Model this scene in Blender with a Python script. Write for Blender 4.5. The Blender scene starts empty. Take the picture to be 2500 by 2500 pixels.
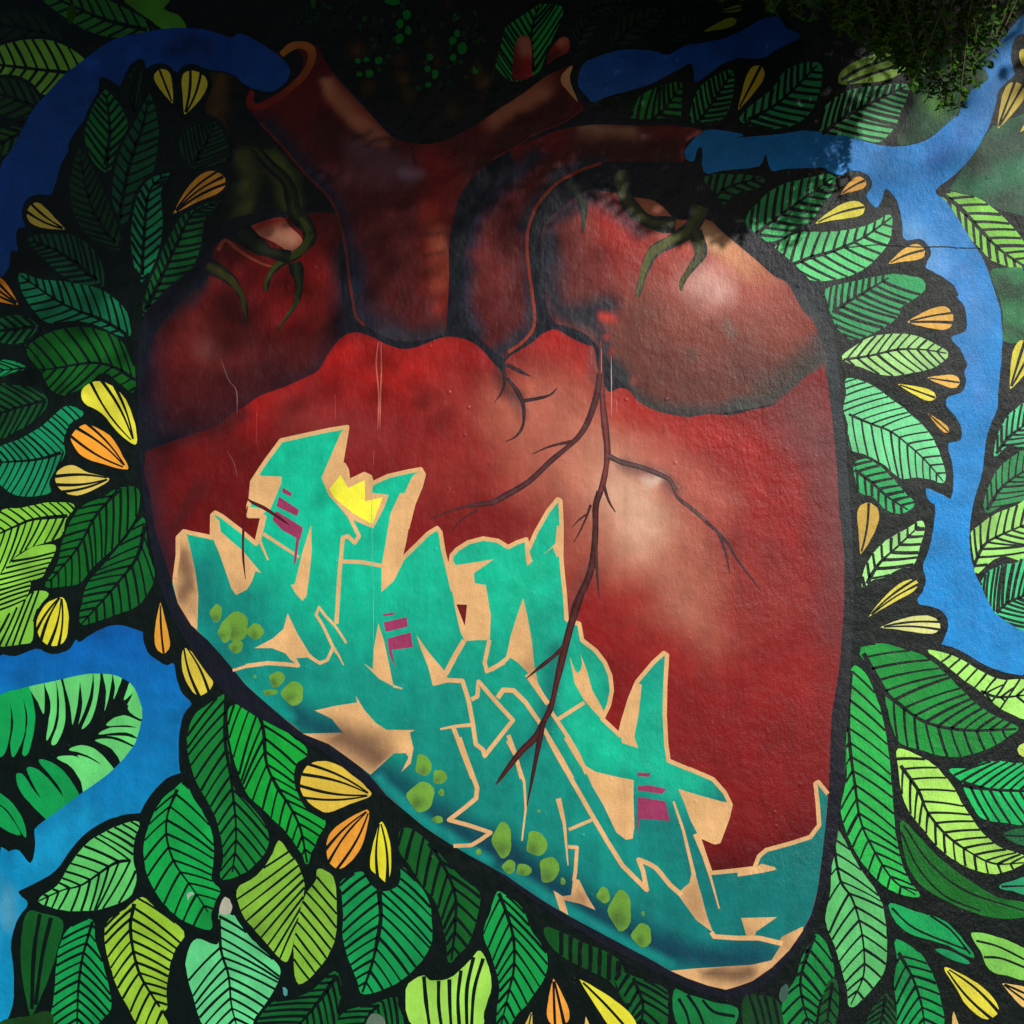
import bpy, math, random
import numpy as np
from mathutils import Vector
from mathutils.geometry import tessellate_polygon, delaunay_2d_cdt

random.seed(7)
rng = np.random.default_rng(7)
scene = bpy.context.scene
col = scene.collection

# ---------------------------------------------------------------- camera, light, exposure
K = 0.00128            # metres of wall per photograph pixel
ZC = 1.95              # height of the picture centre on the wall
DIST = 3.2             # camera to wall
cam_d = bpy.data.cameras.new('camera')
cam_d.sensor_width = 36; cam_d.angle = 2 * math.atan(1250 * K / DIST); cam_d.clip_end = 200
cam = bpy.data.objects.new('camera', cam_d); col.objects.link(cam)
cam.location = (0, -DIST, ZC); cam.rotation_euler = (math.radians(90), 0, 0)
scene.camera = cam
scene.cycles.max_bounces = 2; scene.cycles.diffuse_bounces = 1; scene.cycles.glossy_bounces = 1

SUN_AZ, SUN_EL = math.radians(35), math.radians(25)     # from the right of the wall's normal, above the horizon
world = bpy.data.worlds.new('World'); scene.world = world; world.use_nodes = True
wn = world.node_tree.nodes; wl_ = world.node_tree.links
bg = wn['Background']; bg.inputs['Strength'].default_value = 0.05
sky = wn.new('ShaderNodeTexSky'); sky.sky_type = 'NISHITA'; sky.sun_disc = False
sky.sun_elevation = SUN_EL; sky.sun_rotation = math.pi - SUN_AZ
wl_.new(sky.outputs['Color'], bg.inputs['Color'])
sd = bpy.data.lights.new('sun', 'SUN'); sd.energy = 5.0; sd.angle = math.radians(0.9); sd.color = (1, .965, .91)
sun = bpy.data.objects.new('sun', sd); col.objects.link(sun)
S = Vector((math.cos(SUN_EL) * math.sin(SUN_AZ), -math.cos(SUN_EL) * math.cos(SUN_AZ), math.sin(SUN_EL)))
sun.rotation_euler = S.to_track_quat('Z', 'Y').to_euler(); sun.location = (5, -6, 7)
vs = scene.view_settings
vs.view_transform = 'Standard'; vs.look = 'None'; vs.gamma = 1; vs.use_curve_mapping = False; vs.exposure = -0.38

# ---------------------------------------------------------------- helpers
def lin(c):
    c = np.asarray(c, float) / 255.0
    return np.where(c <= .04045, c / 12.92, ((c + .055) / 1.055) ** 2.4)

TS = 700 / 1932.0
def T(rc, s):
    """points given in a 700-pixel tile (row, column) enlarged to 1932, or in the whole picture ('ov'), to photo pixels"""
    pts = [tuple(float(q) for q in p.split(',')) for p in s.split()] if isinstance(s, str) else list(s)
    if rc == 'ov':
        return [(x * 2500 / 1932, y * 2500 / 1932) for x, y in pts]
    r, c = int(rc[0]), int(rc[1])
    return [(600 * c + x * TS, 600 * r + y * TS) for x, y in pts]

def smooth(pts, closed=True, n=4):
    P = [np.array(p, float) for p in pts]; N = len(P); out = []
    if N < 3: return [tuple(p) for p in P]
    for i in range(N if closed else N - 1):
        p0 = P[(i - 1) % N] if closed or i > 0 else P[0] * 2 - P[1]
        p1 = P[i]; p2 = P[(i + 1) % N]
        p3 = P[(i + 2) % N] if closed or i + 2 < N else P[-1] * 2 - P[-2]
        for k in range(n):
            t = k / n
            out.append(tuple(.5 * ((2 * p1) + (-p0 + p2) * t + (2 * p0 - 5 * p1 + 4 * p2 - p3) * t * t + (-p0 + 3 * p1 - 3 * p2 + p3) * t ** 3)))
    if not closed: out.append(tuple(P[-1]))
    return out

def wob(pts, a=.8):
    return [(x + random.uniform(-a, a), y + random.uniform(-a, a)) for x, y in pts]

# --- one paint material: colour comes from the paint of each piece, relief from the wall below it
def new_mat(name):
    m = bpy.data.materials.new(name); m.use_nodes = True
    nt = m.node_tree; return m, nt, nt.nodes, nt.links

def math_node(nt, op, a, b=None, clamp=False):
    n = nt.nodes.new('ShaderNodeMath'); n.operation = op; n.use_clamp = clamp
    for i, v in enumerate((a, b)):
        if v is None: continue
        if isinstance(v, (int, float)): n.inputs[i].default_value = v
        else: nt.links.new(v, n.inputs[i])
    return n.outputs[0]

def noise(nt, vec, scale, detail=3, rough=.55):
    n = nt.nodes.new('ShaderNodeTexNoise'); n.inputs['Scale'].default_value = scale
    n.inputs['Detail'].default_value = detail; n.inputs['Roughness'].default_value = rough
    nt.links.new(vec, n.inputs['Vector']); return n.outputs['Fac']

def ramp(nt, fac, p0, p1, v0=0.0, v1=1.0):
    n = nt.nodes.new('ShaderNodeMapRange'); n.clamp = True
    for k, v in zip(('From Min', 'From Max', 'To Min', 'To Max'), (p0, p1, v0, v1)): n.inputs[k].default_value = v
    nt.links.new(fac, n.inputs['Value']); return n.outputs['Result']

def mix_col(nt, fac, a, b, mode='MIX'):
    n = nt.nodes.new('ShaderNodeMix'); n.data_type = 'RGBA'; n.blend_type = mode
    if isinstance(fac, (int, float)): n.inputs[0].default_value = fac
    else: nt.links.new(fac, n.inputs[0])
    for i, v in ((6, a), (7, b)):
        if isinstance(v, tuple): n.inputs[i].default_value = v
        else: nt.links.new(v, n.inputs[i])
    return n.outputs[2]

paint, nt, nodes, links = new_mat('mural_paint')
bs = nodes['Principled BSDF']
geo = nodes.new('ShaderNodeNewGeometry'); pos = geo.outputs['Position']
sep = nodes.new('ShaderNodeSeparateXYZ'); links.new(pos, sep.inputs[0])
at = nodes.new('ShaderNodeAttribute'); at.attribute_name = 'Col'
cloud = ramp(nt, noise(nt, pos, 9, 2, .6), .3, .7, .86, 1.1)
grain = ramp(nt, noise(nt, pos, 420, 1, .7), .25, .75, .80, 1.18)
gr = math_node(nt, 'MULTIPLY', cloud, grain)
comb = nodes.new('ShaderNodeCombineColor')
for i in range(3): links.new(gr, comb.inputs[i])
c1 = mix_col(nt, 1.0, at.outputs['Color'], comb.outputs[0], 'MULTIPLY')
# dust rubbed on and specks of the undercoat, more on the rough plaster of the right side
rightside = ramp(nt, math_node(nt, 'ADD', sep.outputs['X'], math_node(nt, 'MULTIPLY', math_node(nt, 'SUBTRACT', noise(nt, pos, 2.2, 2), .5), 1.2)), .35, 1.0)
dn = noise(nt, pos, 60, 3, .75)
dust = math_node(nt, 'MULTIPLY', ramp(nt, dn, .62, .82), math_node(nt, 'ADD', math_node(nt, 'MULTIPLY', rightside, .20), .02))
c2 = mix_col(nt, dust, c1, (.30, .32, .30, 1))
specks = math_node(nt, 'MULTIPLY', ramp(nt, dn, .80, .84), .4)
c3 = mix_col(nt, specks, c2, (.33, .33, .28, 1))
mp2 = nodes.new('ShaderNodeMapping'); links.new(pos, mp2.inputs['Vector']); mp2.inputs['Rotation'].default_value = (0, .6, 0); mp2.inputs['Scale'].default_value = (1, 1, .6)
coarse = noise(nt, mp2.outputs[0], 85, 4, .68)
patch = ramp(nt, noise(nt, pos, 3.1, 2), .42, .62)          # where the plaster is rougher or trowelled smooth
pit = math_node(nt, 'MULTIPLY', ramp(nt, coarse, .66, .74), math_node(nt, 'ADD', math_node(nt, 'MULTIPLY', math_node(nt, 'MULTIPLY', rightside, patch), .75), .05))
c4 = mix_col(nt, pit, c3, (.004, .007, .006, 1))
mp3 = nodes.new('ShaderNodeMapping'); links.new(pos, mp3.inputs['Vector']); mp3.inputs['Scale'].default_value = (1, 1, .05)
run = ramp(nt, noise(nt, mp3.outputs[0], 22, 3, .6), .3, .72, .92, 1.06)
cr = nodes.new('ShaderNodeCombineColor')
for i in range(3): links.new(run, cr.inputs[i])
c4 = mix_col(nt, 1.0, c4, cr.outputs[0], 'MULTIPLY')
links.new(c4, bs.inputs['Base Color'])
rr = math_node(nt, 'ADD', ramp(nt, noise(nt, pos, 30, 2), .3, .7, .36, .46), math_node(nt, 'MULTIPLY', rightside, .02))
links.new(rr, bs.inputs['Roughness'])
bs.inputs['Specular IOR Level'].default_value = .30
# relief: trowelled plaster, vertical brush ridges, rough cast on the right, blisters in the paint
mp = nodes.new('ShaderNodeMapping'); links.new(pos, mp.inputs['Vector']); mp.inputs['Scale'].default_value = (1, 1, .09)
ridge = noise(nt, mp.outputs[0], 120, 2, .6)
fine = noise(nt, pos, 260, 2, .65)
vo = nodes.new('ShaderNodeTexVoronoi'); vo.inputs['Scale'].default_value = 17; links.new(pos, vo.inputs['Vector'])
blister = math_node(nt, 'MULTIPLY', ramp(nt, vo.outputs['Distance'], .03, .13, 1, 0), ramp(nt, noise(nt, pos, 2.5, 2), .52, .6))
h = math_node(nt, 'ADD', math_node(nt, 'MULTIPLY', ridge, .20), math_node(nt, 'MULTIPLY', noise(nt, pos, 16, 2, .5), 2.2))
h = math_node(nt, 'ADD', h, math_node(nt, 'MULTIPLY', coarse, math_node(nt, 'ADD', math_node(nt, 'MULTIPLY', math_node(nt, 'MULTIPLY', rightside, math_node(nt, 'ADD', patch, .3)), 1.6), .6)))
h = math_node(nt, 'ADD', h, math_node(nt, 'MULTIPLY', fine, math_node(nt, 'ADD', math_node(nt, 'MULTIPLY', rightside, .6), .2)))
h = math_node(nt, 'ADD', h, math_node(nt, 'MULTIPLY', blister, .9))
h = math_node(nt, 'SUBTRACT', h, math_node(nt, 'MULTIPLY', pit, 1.2))
bump = nodes.new('ShaderNodeBump'); bump.inputs['Strength'].default_value = .55; bump.inputs['Distance'].default_value = .0035
links.new(h, bump.inputs['Height']); links.new(bump.outputs[0], bs.inputs['Normal'])

# ---------------------------------------------------------------- the wall that carries the paint
def tag(o, label=None, cat=None, group=None, kind=None):
    for k, v in (('label', label), ('category', cat), ('group', group), ('kind', kind)):
        if v: o[k] = v
    return o

wall = bpy.data.objects.new('mural', None); col.objects.link(wall)
tag(wall, 'mural of a large red heart with turquoise graffiti among green striped leaves', 'mural')

STEP = 0.00006
boxes = []
def level_of(xs, ys):
    b = (min(xs), min(ys), max(xs), max(ys)); lv = 0
    for (q, l) in boxes:
        if l >= lv and q[0] < b[2] and q[2] > b[0] and q[1] < b[3] and q[3] > b[1]: lv = l + 1
    boxes.append((b, lv)); return lv + 1

def add_mesh(name, verts2, faces, cols, parent, dz=None):
    """a coat of paint on the wall: 2D photo pixels -> wall plane, one layer above whatever it overlaps"""
    V = np.asarray(verts2, float)
    lv = level_of(V[:, 0], V[:, 1])
    y = np.full(len(V), -lv * STEP)
    if dz is not None: y -= np.asarray(dz)
    co = np.stack([(V[:, 0] - 1250) * K, y, ZC + (1250 - V[:, 1]) * K], 1)
    me = bpy.data.meshes.new(name); me.from_pydata(co.tolist(), [], faces)
    a = me.color_attributes.new('Col', 'FLOAT_COLOR', 'POINT')
    C = np.ones((len(V), 4)); C[:, :3] = cols
    a.data.foreach_set('color', C.ravel().astype(np.float32))
    me.materials.append(paint); me.update()
    fl = [p for p in me.polygons if p.normal.y > 0]
    if fl:
        me.flip_normals() if len(fl) == len(me.polygons) else None
        if len(fl) != len(me.polygons):
            import bmesh
            bm = bmesh.new(); bm.from_mesh(me)
            bmesh.ops.reverse_faces(bm, faces=[f for f in bm.faces if f.normal.y > 0]); bm.to_mesh(me); bm.free()
    o = bpy.data.objects.new(name, me); col.objects.link(o); o.parent = parent
    return o

def fill(name, pts, c, parent=wall):
    f = tessellate_polygon([[Vector((x, y, 0)) for x, y in pts]])
    return add_mesh(name, pts, [tuple(t) for t in f], lin(c), parent)

def inside(px, py, poly):
    P = np.array(poly); r = np.zeros(px.shape, bool); j = len(P) - 1
    for i in range(len(P)):
        xi, yi = P[i]; xj, yj = P[j]
        if yi != yj:
            r ^= ((yi > py) != (yj > py)) & (px < (xj - xi) * (py - yi) / (yj - yi) + xi)
        j = i
    return r

def seg_dist(X, Y, pts):
    d = np.full(X.shape, 1e9)
    if len(pts) == 1: return np.hypot(X - pts[0][0], Y - pts[0][1])
    for (ax, ay), (bx, by) in zip(pts[:-1], pts[1:]):
        L = (bx - ax) ** 2 + (by - ay) ** 2 + 1e-9
        t = np.clip(((X - ax) * (bx - ax) + (Y - ay) * (by - ay)) / L, 0, 1)
        d = np.minimum(d, np.hypot(X - ax - t * (bx - ax), Y - ay - t * (by - ay)))
    return d

def vnoise(X, Y, s):
    gx = X / s; gy = Y / s
    ix = np.floor(gx).astype(int); iy = np.floor(gy).astype(int); fx = gx - ix; fy = gy - iy
    fx = fx * fx * (3 - 2 * fx); fy = fy * fy * (3 - 2 * fy)
    H = lambda a, b: (np.sin(a * 127.1 + b * 311.7) * 43758.5453) % 1
    return (H(ix, iy) * (1 - fx) + H(ix + 1, iy) * fx) * (1 - fy) + (H(ix, iy + 1) * (1 - fx) + H(ix + 1, iy + 1) * fx) * fy

def spray(base, strokes, mott=.10):
    """airbrushed paint: soft strokes (colour, opacity, radius, points) over a base coat"""
    def f(X, Y):
        C = np.tile(lin(base), (len(X), 1))
        w = 14 * (vnoise(X, Y, 60) - .5) + 10 * (vnoise(X + 77, Y, 22) - .5)
        for c, op, r, pts in strokes:
            if c[0] > 2.2 * c[1] and c[0] > 45: c = (c[0] * .97, c[1] * .72, c[2] * .72)
            d = seg_dist(X + w, Y + w * .7, pts) / r
            a = np.clip(1 - d, 0, 1); a = a * a * (3 - 2 * a) * op
            C = C * (1 - a[:, None]) + lin(c) * a[:, None]
        m = 1 + mott * (vnoise(X, Y, 90) + vnoise(X, Y, 35) + .6 * vnoise(X, Y, 14) - 1.3)
        return C * m[:, None]
    return f

def airbrush(name, pts, fn, sp, parent=wall):
    P = np.array(pts); n = len(pts)
    xs = np.arange(P[:, 0].min() + sp / 2, P[:, 0].max(), sp); ys = np.arange(P[:, 1].min() + sp / 2, P[:, 1].max(), sp)
    X, Y = np.meshgrid(xs, ys); X = X + (np.arange(len(ys)) % 2)[:, None] * sp * .5; X = X.ravel(); Y = Y.ravel()
    k = inside(X, Y, pts) & (seg_dist(X, Y, list(pts) + [pts[0]]) > sp * .45); X = X[k]; Y = Y[k]
    vv = [Vector(p) for p in pts] + [Vector((a, b)) for a, b in zip(X, Y)]
    ov, oe, of, *_ = delaunay_2d_cdt(vv, [], [list(range(n))], 1, 1e-4)
    V = np.array([(v.x, v.y) for v in ov])
    return add_mesh(name, V, [tuple(f) for f in of], fn(V[:, 0], V[:, 1]), parent)

def strip_mesh(lines):
    """tapered strips along smooth lines; lines = [(pts, width0, width1, colour)]"""
    V = []; F = []; C = []; Z = []
    for i, (pts, w0, w1, c) in enumerate(lines):
        P = np.array(pts, float); n = len(P)
        if n < 2: continue
        d = np.gradient(P, axis=0); d /= np.linalg.norm(d, axis=1)[:, None] + 1e-9
        nn = np.stack([d[:, 1], -d[:, 0]], 1)
        w = (np.interp(np.linspace(0, 1, n), np.linspace(0, 1, len(w0)), w0) if hasattr(w0, '__len__') else np.linspace(w0, w1, n)) / 2
        w = w * (1 + .11 * np.interp(np.arange(n), np.arange(0, n + 3, 3), rng.standard_normal(len(range(0, n + 3, 3))))) if n > 3 else w
        b = len(V)
        for k in range(n):
            V += [tuple(P[k] + nn[k] * w[k]), tuple(P[k] - nn[k] * w[k])]; C += [c, c]; Z += [.000012 * (i % 3)] * 2
            if k: F.append((b + 2 * k - 2, b + 2 * k - 1, b + 2 * k + 1, b + 2 * k))
    return V, F, C, Z

def strips(name, lines, parent):
    V, F, C, Z = strip_mesh(lines)
    if not V: return None
    return add_mesh(name, V, F, np.array([lin(c) for c in C]), parent, Z)

def stroke(name, pts, w, c, parent, w1=None):
    """a hard cornered line: every segment and corner its own piece, hair-thin steps apart"""
    V = []; F = []; Z = []; n = len(pts); w1 = w if w1 is None else w1
    for i in range(n - 1):
        a = np.array(pts[i]); b = np.array(pts[i + 1]); d = b - a; L = np.linalg.norm(d)
        if L < 1e-6: continue
        nn = np.array([d[1], -d[0]]) / L
        wa = (w + (w1 - w) * i / (n - 1)) / 2; wb = (w + (w1 - w) * (i + 1) / (n - 1)) / 2; k = len(V)
        V += [tuple(a + nn * wa), tuple(a - nn * wa), tuple(b - nn * wb), tuple(b + nn * wb)]; F.append((k, k + 1, k + 2, k + 3)); Z += [.000012 * (i % 2)] * 4
        if 0 < i:
            k = len(V)
            V += [(a[0] + wa * math.cos(q * math.pi / 5), a[1] + wa * math.sin(q * math.pi / 5)) for q in range(10)]
            F.append(tuple(range(k, k + 10))); Z += [.000026 + .000012 * (i % 2)] * 10
    return add_mesh(name, V, F, lin(c), parent, Z)

BLACK = (0, 15, 14); INK = (0, 17, 17)

def hits(p, d, poly):
    """all crossings of a line with an outline, as signed distances from p"""
    out = []; n = len(poly)
    for i in range(n):
        ax, ay = poly[i]; bx, by = poly[(i + 1) % n]; ex, ey = bx - ax, by - ay
        den = d[0] * ey - d[1] * ex
        if abs(den) < 1e-9: continue
        t = ((ax - p[0]) * ey - (ay - p[1]) * ex) / den; u = ((ax - p[0]) * d[1] - (ay - p[1]) * d[0]) / den
        if 0 <= u < 1: out.append(t)
    return sorted(out)

def along(P, t):
    P = np.array(P); L = np.concatenate([[0], np.cumsum(np.linalg.norm(np.diff(P, axis=0), axis=1))]); s = t * L[-1]
    q = np.array([np.interp(s, L, P[:, 0]), np.interp(s, L, P[:, 1])]); s2 = min(s + L[-1] * .02, L[-1]); s1 = max(s - L[-1] * .02, 0)
    d = np.array([np.interp(s2, L, P[:, 0]) - np.interp(s1, L, P[:, 0]), np.interp(s2, L, P[:, 1]) - np.interp(s1, L, P[:, 1])])
    return q, d / (np.linalg.norm(d) + 1e-9)

def crosses(p, q, r, s):
    o = lambda a, b, c: (b[0] - a[0]) * (c[1] - a[1]) - (b[1] - a[1]) * (c[0] - a[0])
    return o(p, q, r) * o(p, q, s) < 0 and o(r, s, p) * o(r, s, q) < 0

def veins_for(poly, mid, n, a, w, mw, curve=.12, taken=()):
    L = []; done = list(taken); mids = smooth(mid, False, 6)
    px = np.array([m[0] for m in mids]); py = np.array([m[1] for m in mids]); k = inside(px, py, poly)
    inn = [m for m, q in zip(mids, k) if q]
    if len(inn) > 1: L.append((inn, mw, mw * .45, INK))
    arr = np.array(mids); LT = np.linalg.norm(np.diff(arr, axis=0), axis=1).sum(); b0, d0 = along(mids, 0.0)
    axis = arr[-1] - arr[0]; axis = axis / np.linalg.norm(axis)
    for i in list(range(n)) + list(range(-1, -n, -1)):
        t = (i + .35) / n * .97
        q, d = along(mids, t) if t >= 0 else (b0 + d0 * t * LT, d0)
        d = d * .45 + axis * .55; d = d / np.linalg.norm(d)
        isin = inside(np.array([q[0]]), np.array([q[1]]), poly)[0]
        for s in (1, -1):
            an = math.radians(a + random.uniform(-2, 2)) * s
            v = np.array((d[0] * math.cos(an) - d[1] * math.sin(an), d[0] * math.sin(an) + d[1] * math.cos(an)))
            hs = [z for z in hits(q, v, poly) if z > .3]
            if isin and hs: s0, s1 = 0.0, hs[0]
            elif not isin and len(hs) > 1: s0, s1 = hs[0], hs[1]
            else: continue
            if s1 - s0 < 3: continue
            A = q + v * s0; e = q + v * s1
            if any(crosses(A + v * 1.5, e, r_, s_) for r_, s_ in done):
                if t < 0: continue
                while s1 - s0 > 4 and any(crosses(A + v * 1.5, q + v * s1, r_, s_) for r_, s_ in done): s1 -= 2.0
                if s1 - s0 < 6: continue
                e = q + v * s1
            if t < 0 and any(crosses(A + v * 1.5, e, inn[z], inn[z + 1]) for z in range(len(inn) - 1)): continue
            done.append((A, e))
            h_ = s1 - s0; m = (A + e) / 2 - np.array(d) * h_ * curve * .5
            ww = w * random.uniform(.8, 1.15)
            L.append(([tuple((1 - u) ** 2 * A + 2 * u * (1 - u) * m + u * u * e) for u in (0, .25, .5, .75, 1)], ww * 1.05, ww * .9, INK))
    return L

def shade(c, k): return tuple(max(0, min(255, q * k)) for q in c)

def leaf(rc, out, mid=None, n=8, c=(0, 140, 60), a=48, w=17, mw=26, hatch=None, sm=True, lines=None, label=None, edge=None):
    P = T(rc, out)
    if sm: P = smooth(P, True, 4)
    P = wob(grow(P, 2.0), .9); c = shade(c, random.uniform(.94, 1.06)); q = np.mean(P, 0)
    if q[0] > 1880 and q[1] < 2000: c = shade(c, 1.13)          # brighter light towards the right, painted into these leaf colours
    if edge: fill('painted_leaf_border', grow(P, edge), INK)
    o = airbrush('painted_leaf', P, spray(c, [(shade(c, .8), .7, 60, [P[random.randrange(len(P))]]), (shade(c, 1.12), .6, 60, [P[random.randrange(len(P))]])], .20), 24)
    if label: o['label'] = label
    L = []
    if hatch:
        for (p0, q0, p1, q1, m) in hatch:
            a_, b_, c_, d_ = (np.array(T(rc, [z])[0]) for z in (p0, q0, p1, q1))
            for i in range(m):
                u = i / max(1, m - 1); s = a_ + (c_ - a_) * u; e = b_ + (d_ - b_) * u
                dv = (e - s) / (np.linalg.norm(e - s) + 1e-9); c0 = (s + e) / 2; hs = hits(c0, dv, P)
                fw = [z for z in hs if z > 0]; bw = [z for z in hs if z < 0]
                if fw and bw: s, e = c0 + dv * max(bw), c0 + dv * min(fw)
                mm = (s + e) / 2 + np.array([random.uniform(-2, 2), random.uniform(-2, 2)])
                L.append((smooth([tuple(s), tuple(mm), tuple(e)], False, 4), w * TS, w * TS * .85, INK))
    if mid: L += veins_for(P, T(rc, mid), n, a, w * TS, mw * TS, taken=[(l[0][0], l[0][-1]) for l in L])
    for l in lines or []: L.append((smooth(T(rc, l), False, 6), w * TS, w * TS * .8, INK))
    if L: strips('leaf_veins', L, o)
    return o

def grow(P, r):
    A = np.array(P); d = np.roll(A, -1, 0) - np.roll(A, 1, 0); d /= np.linalg.norm(d, axis=1)[:, None] + 1e-9
    n = np.stack([d[:, 1], -d[:, 0]], 1)
    area = np.sum(A[:, 0] * np.roll(A[:, 1], -1) - np.roll(A[:, 0], -1) * A[:, 1])
    return [tuple(p) for p in A + n * (r if area > 0 else -r)]

def pleaf(rc, mid, wl, wr, n=9, c=(0, 100, 40), pk=.45, a=45, w=20, mw=30, edge=9, label=None):
    M = smooth(T(rc, mid), False, 8); p = math.log(.5) / math.log(pk)
    lft = []; rgt = []
    for i in range(17):
        t = i / 16; q, d = along(M, t); f = math.sin(math.pi * t ** p) ** .8 if 0 < t < 1 else 0
        nn = np.array([d[1], -d[0]]); lft.append(tuple(q + nn * wl * TS * f)); rgt.append(tuple(q - nn * wr * TS * f))
    P = wob(lft + rgt[::-1][1:-1], .7); c = shade(c, random.uniform(.94, 1.06))
    if edge: fill('painted_leaf_border', grow(P, edge), INK)
    o = fill('painted_leaf', P, c)
    if label: o['label'] = label
    strips('leaf_veins', veins_for(P, T(rc, mid), n, a, w * TS, mw * TS), o)
    return o

def petal(rc, base, tip, w, bands, c, bend=0.0, pk=.66, edge=None):
    b, t_ = (np.array(T(rc, [z])[0]) for z in (base, tip)); d = t_ - b; L = np.linalg.norm(d); d /= L; nn = np.array([d[1], -d[0]])
    W = w * TS; c = shade(c, random.uniform(.95, 1.05))
    def pt(t, f):
        prof = (t ** .85) * math.sqrt(max(0, 1 - t ** 5)) / .76
        return tuple(b + d * L * t + nn * (bend * L * math.sin(math.pi * t) + W * prof * f))
    ts = [i / 14 for i in range(15)] ; ts[-1] = .995
    P = wob([pt(t, 1) for t in ts] + [pt(t, -1) for t in ts[::-1]][:-1], .5)
    if edge: fill('painted_petal_border', grow(P, edge), INK)
    o = fill('painted_petal', P, c)
    Ls = []
    for k in range(bands - 1):
        f = (-1 + 2 * (k + 1) / bands); tm = next((t for t in np.linspace(.5, .99, 60) if (t ** .85) * math.sqrt(1 - t ** 5) / .76 < abs(f) * (t ** .85) / .88), .99)
        Ls.append(([tuple(b + d * L * t + nn * (bend * L * math.sin(math.pi * t) + W * f * (t ** .85) / .88)) for t in np.linspace(.06, tm, 10)], w * .08 * TS + 2.2, w * .10 * TS + 4.0, INK))
    strips('petal_lines', Ls, o); return o

def opetal(rc, out, base, bands, c, far=None, bow=.05):
    """petal with a traced outline; lines fan out from its base"""
    P = wob(smooth(T(rc, out), True, 4), .5); b = np.array(T(rc, [base])[0]); c = shade(c, random.uniform(.95, 1.05))
    o = fill('painted_petal', P, c); A = np.array(P); cen = A.mean(0); ax = cen - b; ax /= np.linalg.norm(ax)
    Ls = []; angs = []
    for p in A:
        v = p - b; L = np.linalg.norm(v)
        if L > np.linalg.norm(cen - b) * .7: angs.append(math.atan2(ax[0] * v[1] - ax[1] * v[0], ax @ v))
    lo, hi = min(angs), max(angs)
    for k in range(1, bands):
        an = (lo + hi) / 2 + (hi - lo) * .66 * (k / bands - .5)
        v = np.array([ax[0] * math.cos(an) - ax[1] * math.sin(an), ax[0] * math.sin(an) + ax[1] * math.cos(an)])
        ds = [(np.linalg.norm(p - b), p) for p in A if abs(math.atan2(v[0] * (p - b)[1] - v[1] * (p - b)[0], v @ (p - b))) < .12]
        if not ds: continue
        L = max(ds, key=lambda z: z[0])[0]; nn = np.array([-v[1], v[0]]) * (1 if an > 0 else -1)
        Ls.append(([tuple(b + v * L * u + nn * L * bow * math.sin(math.pi * u)) for u in np.linspace(.06, 1.0, 10)], 3.6, 8.0, INK))
    strips('petal_lines', Ls, o); return o

def ell(rc, cx, cy, rx, ry, n=18, wv=.10):
    ph = random.uniform(0, 6)
    return T(rc, [(cx + rx * math.cos(q * 2 * math.pi / n) * (1 + wv * math.sin(3 * q * 2 * math.pi / n + ph)), cy + ry * math.sin(q * 2 * math.pi / n) * (1 + wv * math.sin(2 * q * 2 * math.pi / n + ph))) for q in range(n)])

# the wall itself, with its dark ground coat
def box_mesh(name, x0, x1, y0, y1, z0, z1):
    v = [(x, y, z) for x in (x0, x1) for y in (y0, y1) for z in (z0, z1)]
    f = [(0, 1, 3, 2), (4, 6, 7, 5), (0, 4, 5, 1), (2, 3, 7, 6), (0, 2, 6, 4), (1, 5, 7, 3)]
    me = bpy.data.meshes.new(name); me.from_pydata(v, [], f)
    a = me.color_attributes.new('Col', 'FLOAT_COLOR', 'POINT'); c = list(lin(BLACK)) + [1]
    for i in range(8): a.data[i].color = c
    return me
wm = box_mesh('wall', -3.2, 3.2, 0, .22, 0, 4.2); wm.materials.append(paint)
wb = bpy.data.objects.new('wall', wm); col.objects.link(wb); wb['kind'] = 'structure'

# ---------------------------------------------------------------- mural: what lies beyond the river (painted first)
pleaf('00', '1050,215 700,130 380,-10 200,-90', 110, 130, 11, (38, 118, 36))
pleaf('00', '420,265 100,180 -150,190', 110, 110, 6, (14, 48, 18))
leaf('00', '850,-10 1130,-10 1100,60 1200,110 1250,190 1120,200 1000,120 900,50', None, c=(72, 150, 34))
pleaf('00', '650,512 460,490 200,462 -190,415', 165, 205, 11, (110, 178, 52), a=58, mw=34)
pleaf('00', '280,740 80,660 -160,600', 130, 130, 6, (22, 74, 26))
pleaf('00', '170,880 20,960 -140,1060', 80, 90, 5, (34, 92, 26))
# right border of the picture
airbrush('painted_leaf', T('03', '1560,1070 1640,960 1720,850 1950,760 1950,1460 1750,1410 1600,1330 1430,1275'), spray((18, 92, 60), [((14, 44, 34), .8, 70, T('03', '1600,1120 1750,980 1950,900')), ((20, 112, 74), .7, 50, T('03', '1640,1250 1950,1130')), ((50, 62, 54), .7, 60, T('03', '1700,1400 1950,1380'))], .55), 10)
leaf('03', '1370,1292 1480,1305 1620,1340 1750,1430 1850,1530 1932,1640 1990,1760 1990,1880 1850,1800 1720,1750 1640,1670 1560,1590 1500,1490 1430,1390',
     '1345,1280 1500,1400 1640,1550 1780,1690 1990,1830', 11, (122, 196, 72), a=42, w=22, mw=34)
airbrush('painted_leaf', smooth(T('13', '1700,180 1800,150 1950,190 1950,610 1790,640 1790,480 1760,330'), True, 3), spray((24, 118, 66), [((12, 52, 36), .8, 40, T('13', '1780,240 1860,330 1950,300')), ((30, 140, 84), .7, 40, T('13', '1830,420 1950,520')), ((16, 60, 40), .7, 30, T('13', '1800,560 1950,590'))], .6), 9)
petal('13', (1838, 968), (1975, 640), 92, 3, (228, 220, 70))
leaf('13', '1735,1415 1755,1290 1800,1190 1860,1120 1960,1070 1960,1330 1820,1345', '1745,1400 1830,1290 1960,1190', 6, (70, 186, 128), a=40, w=18)
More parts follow.
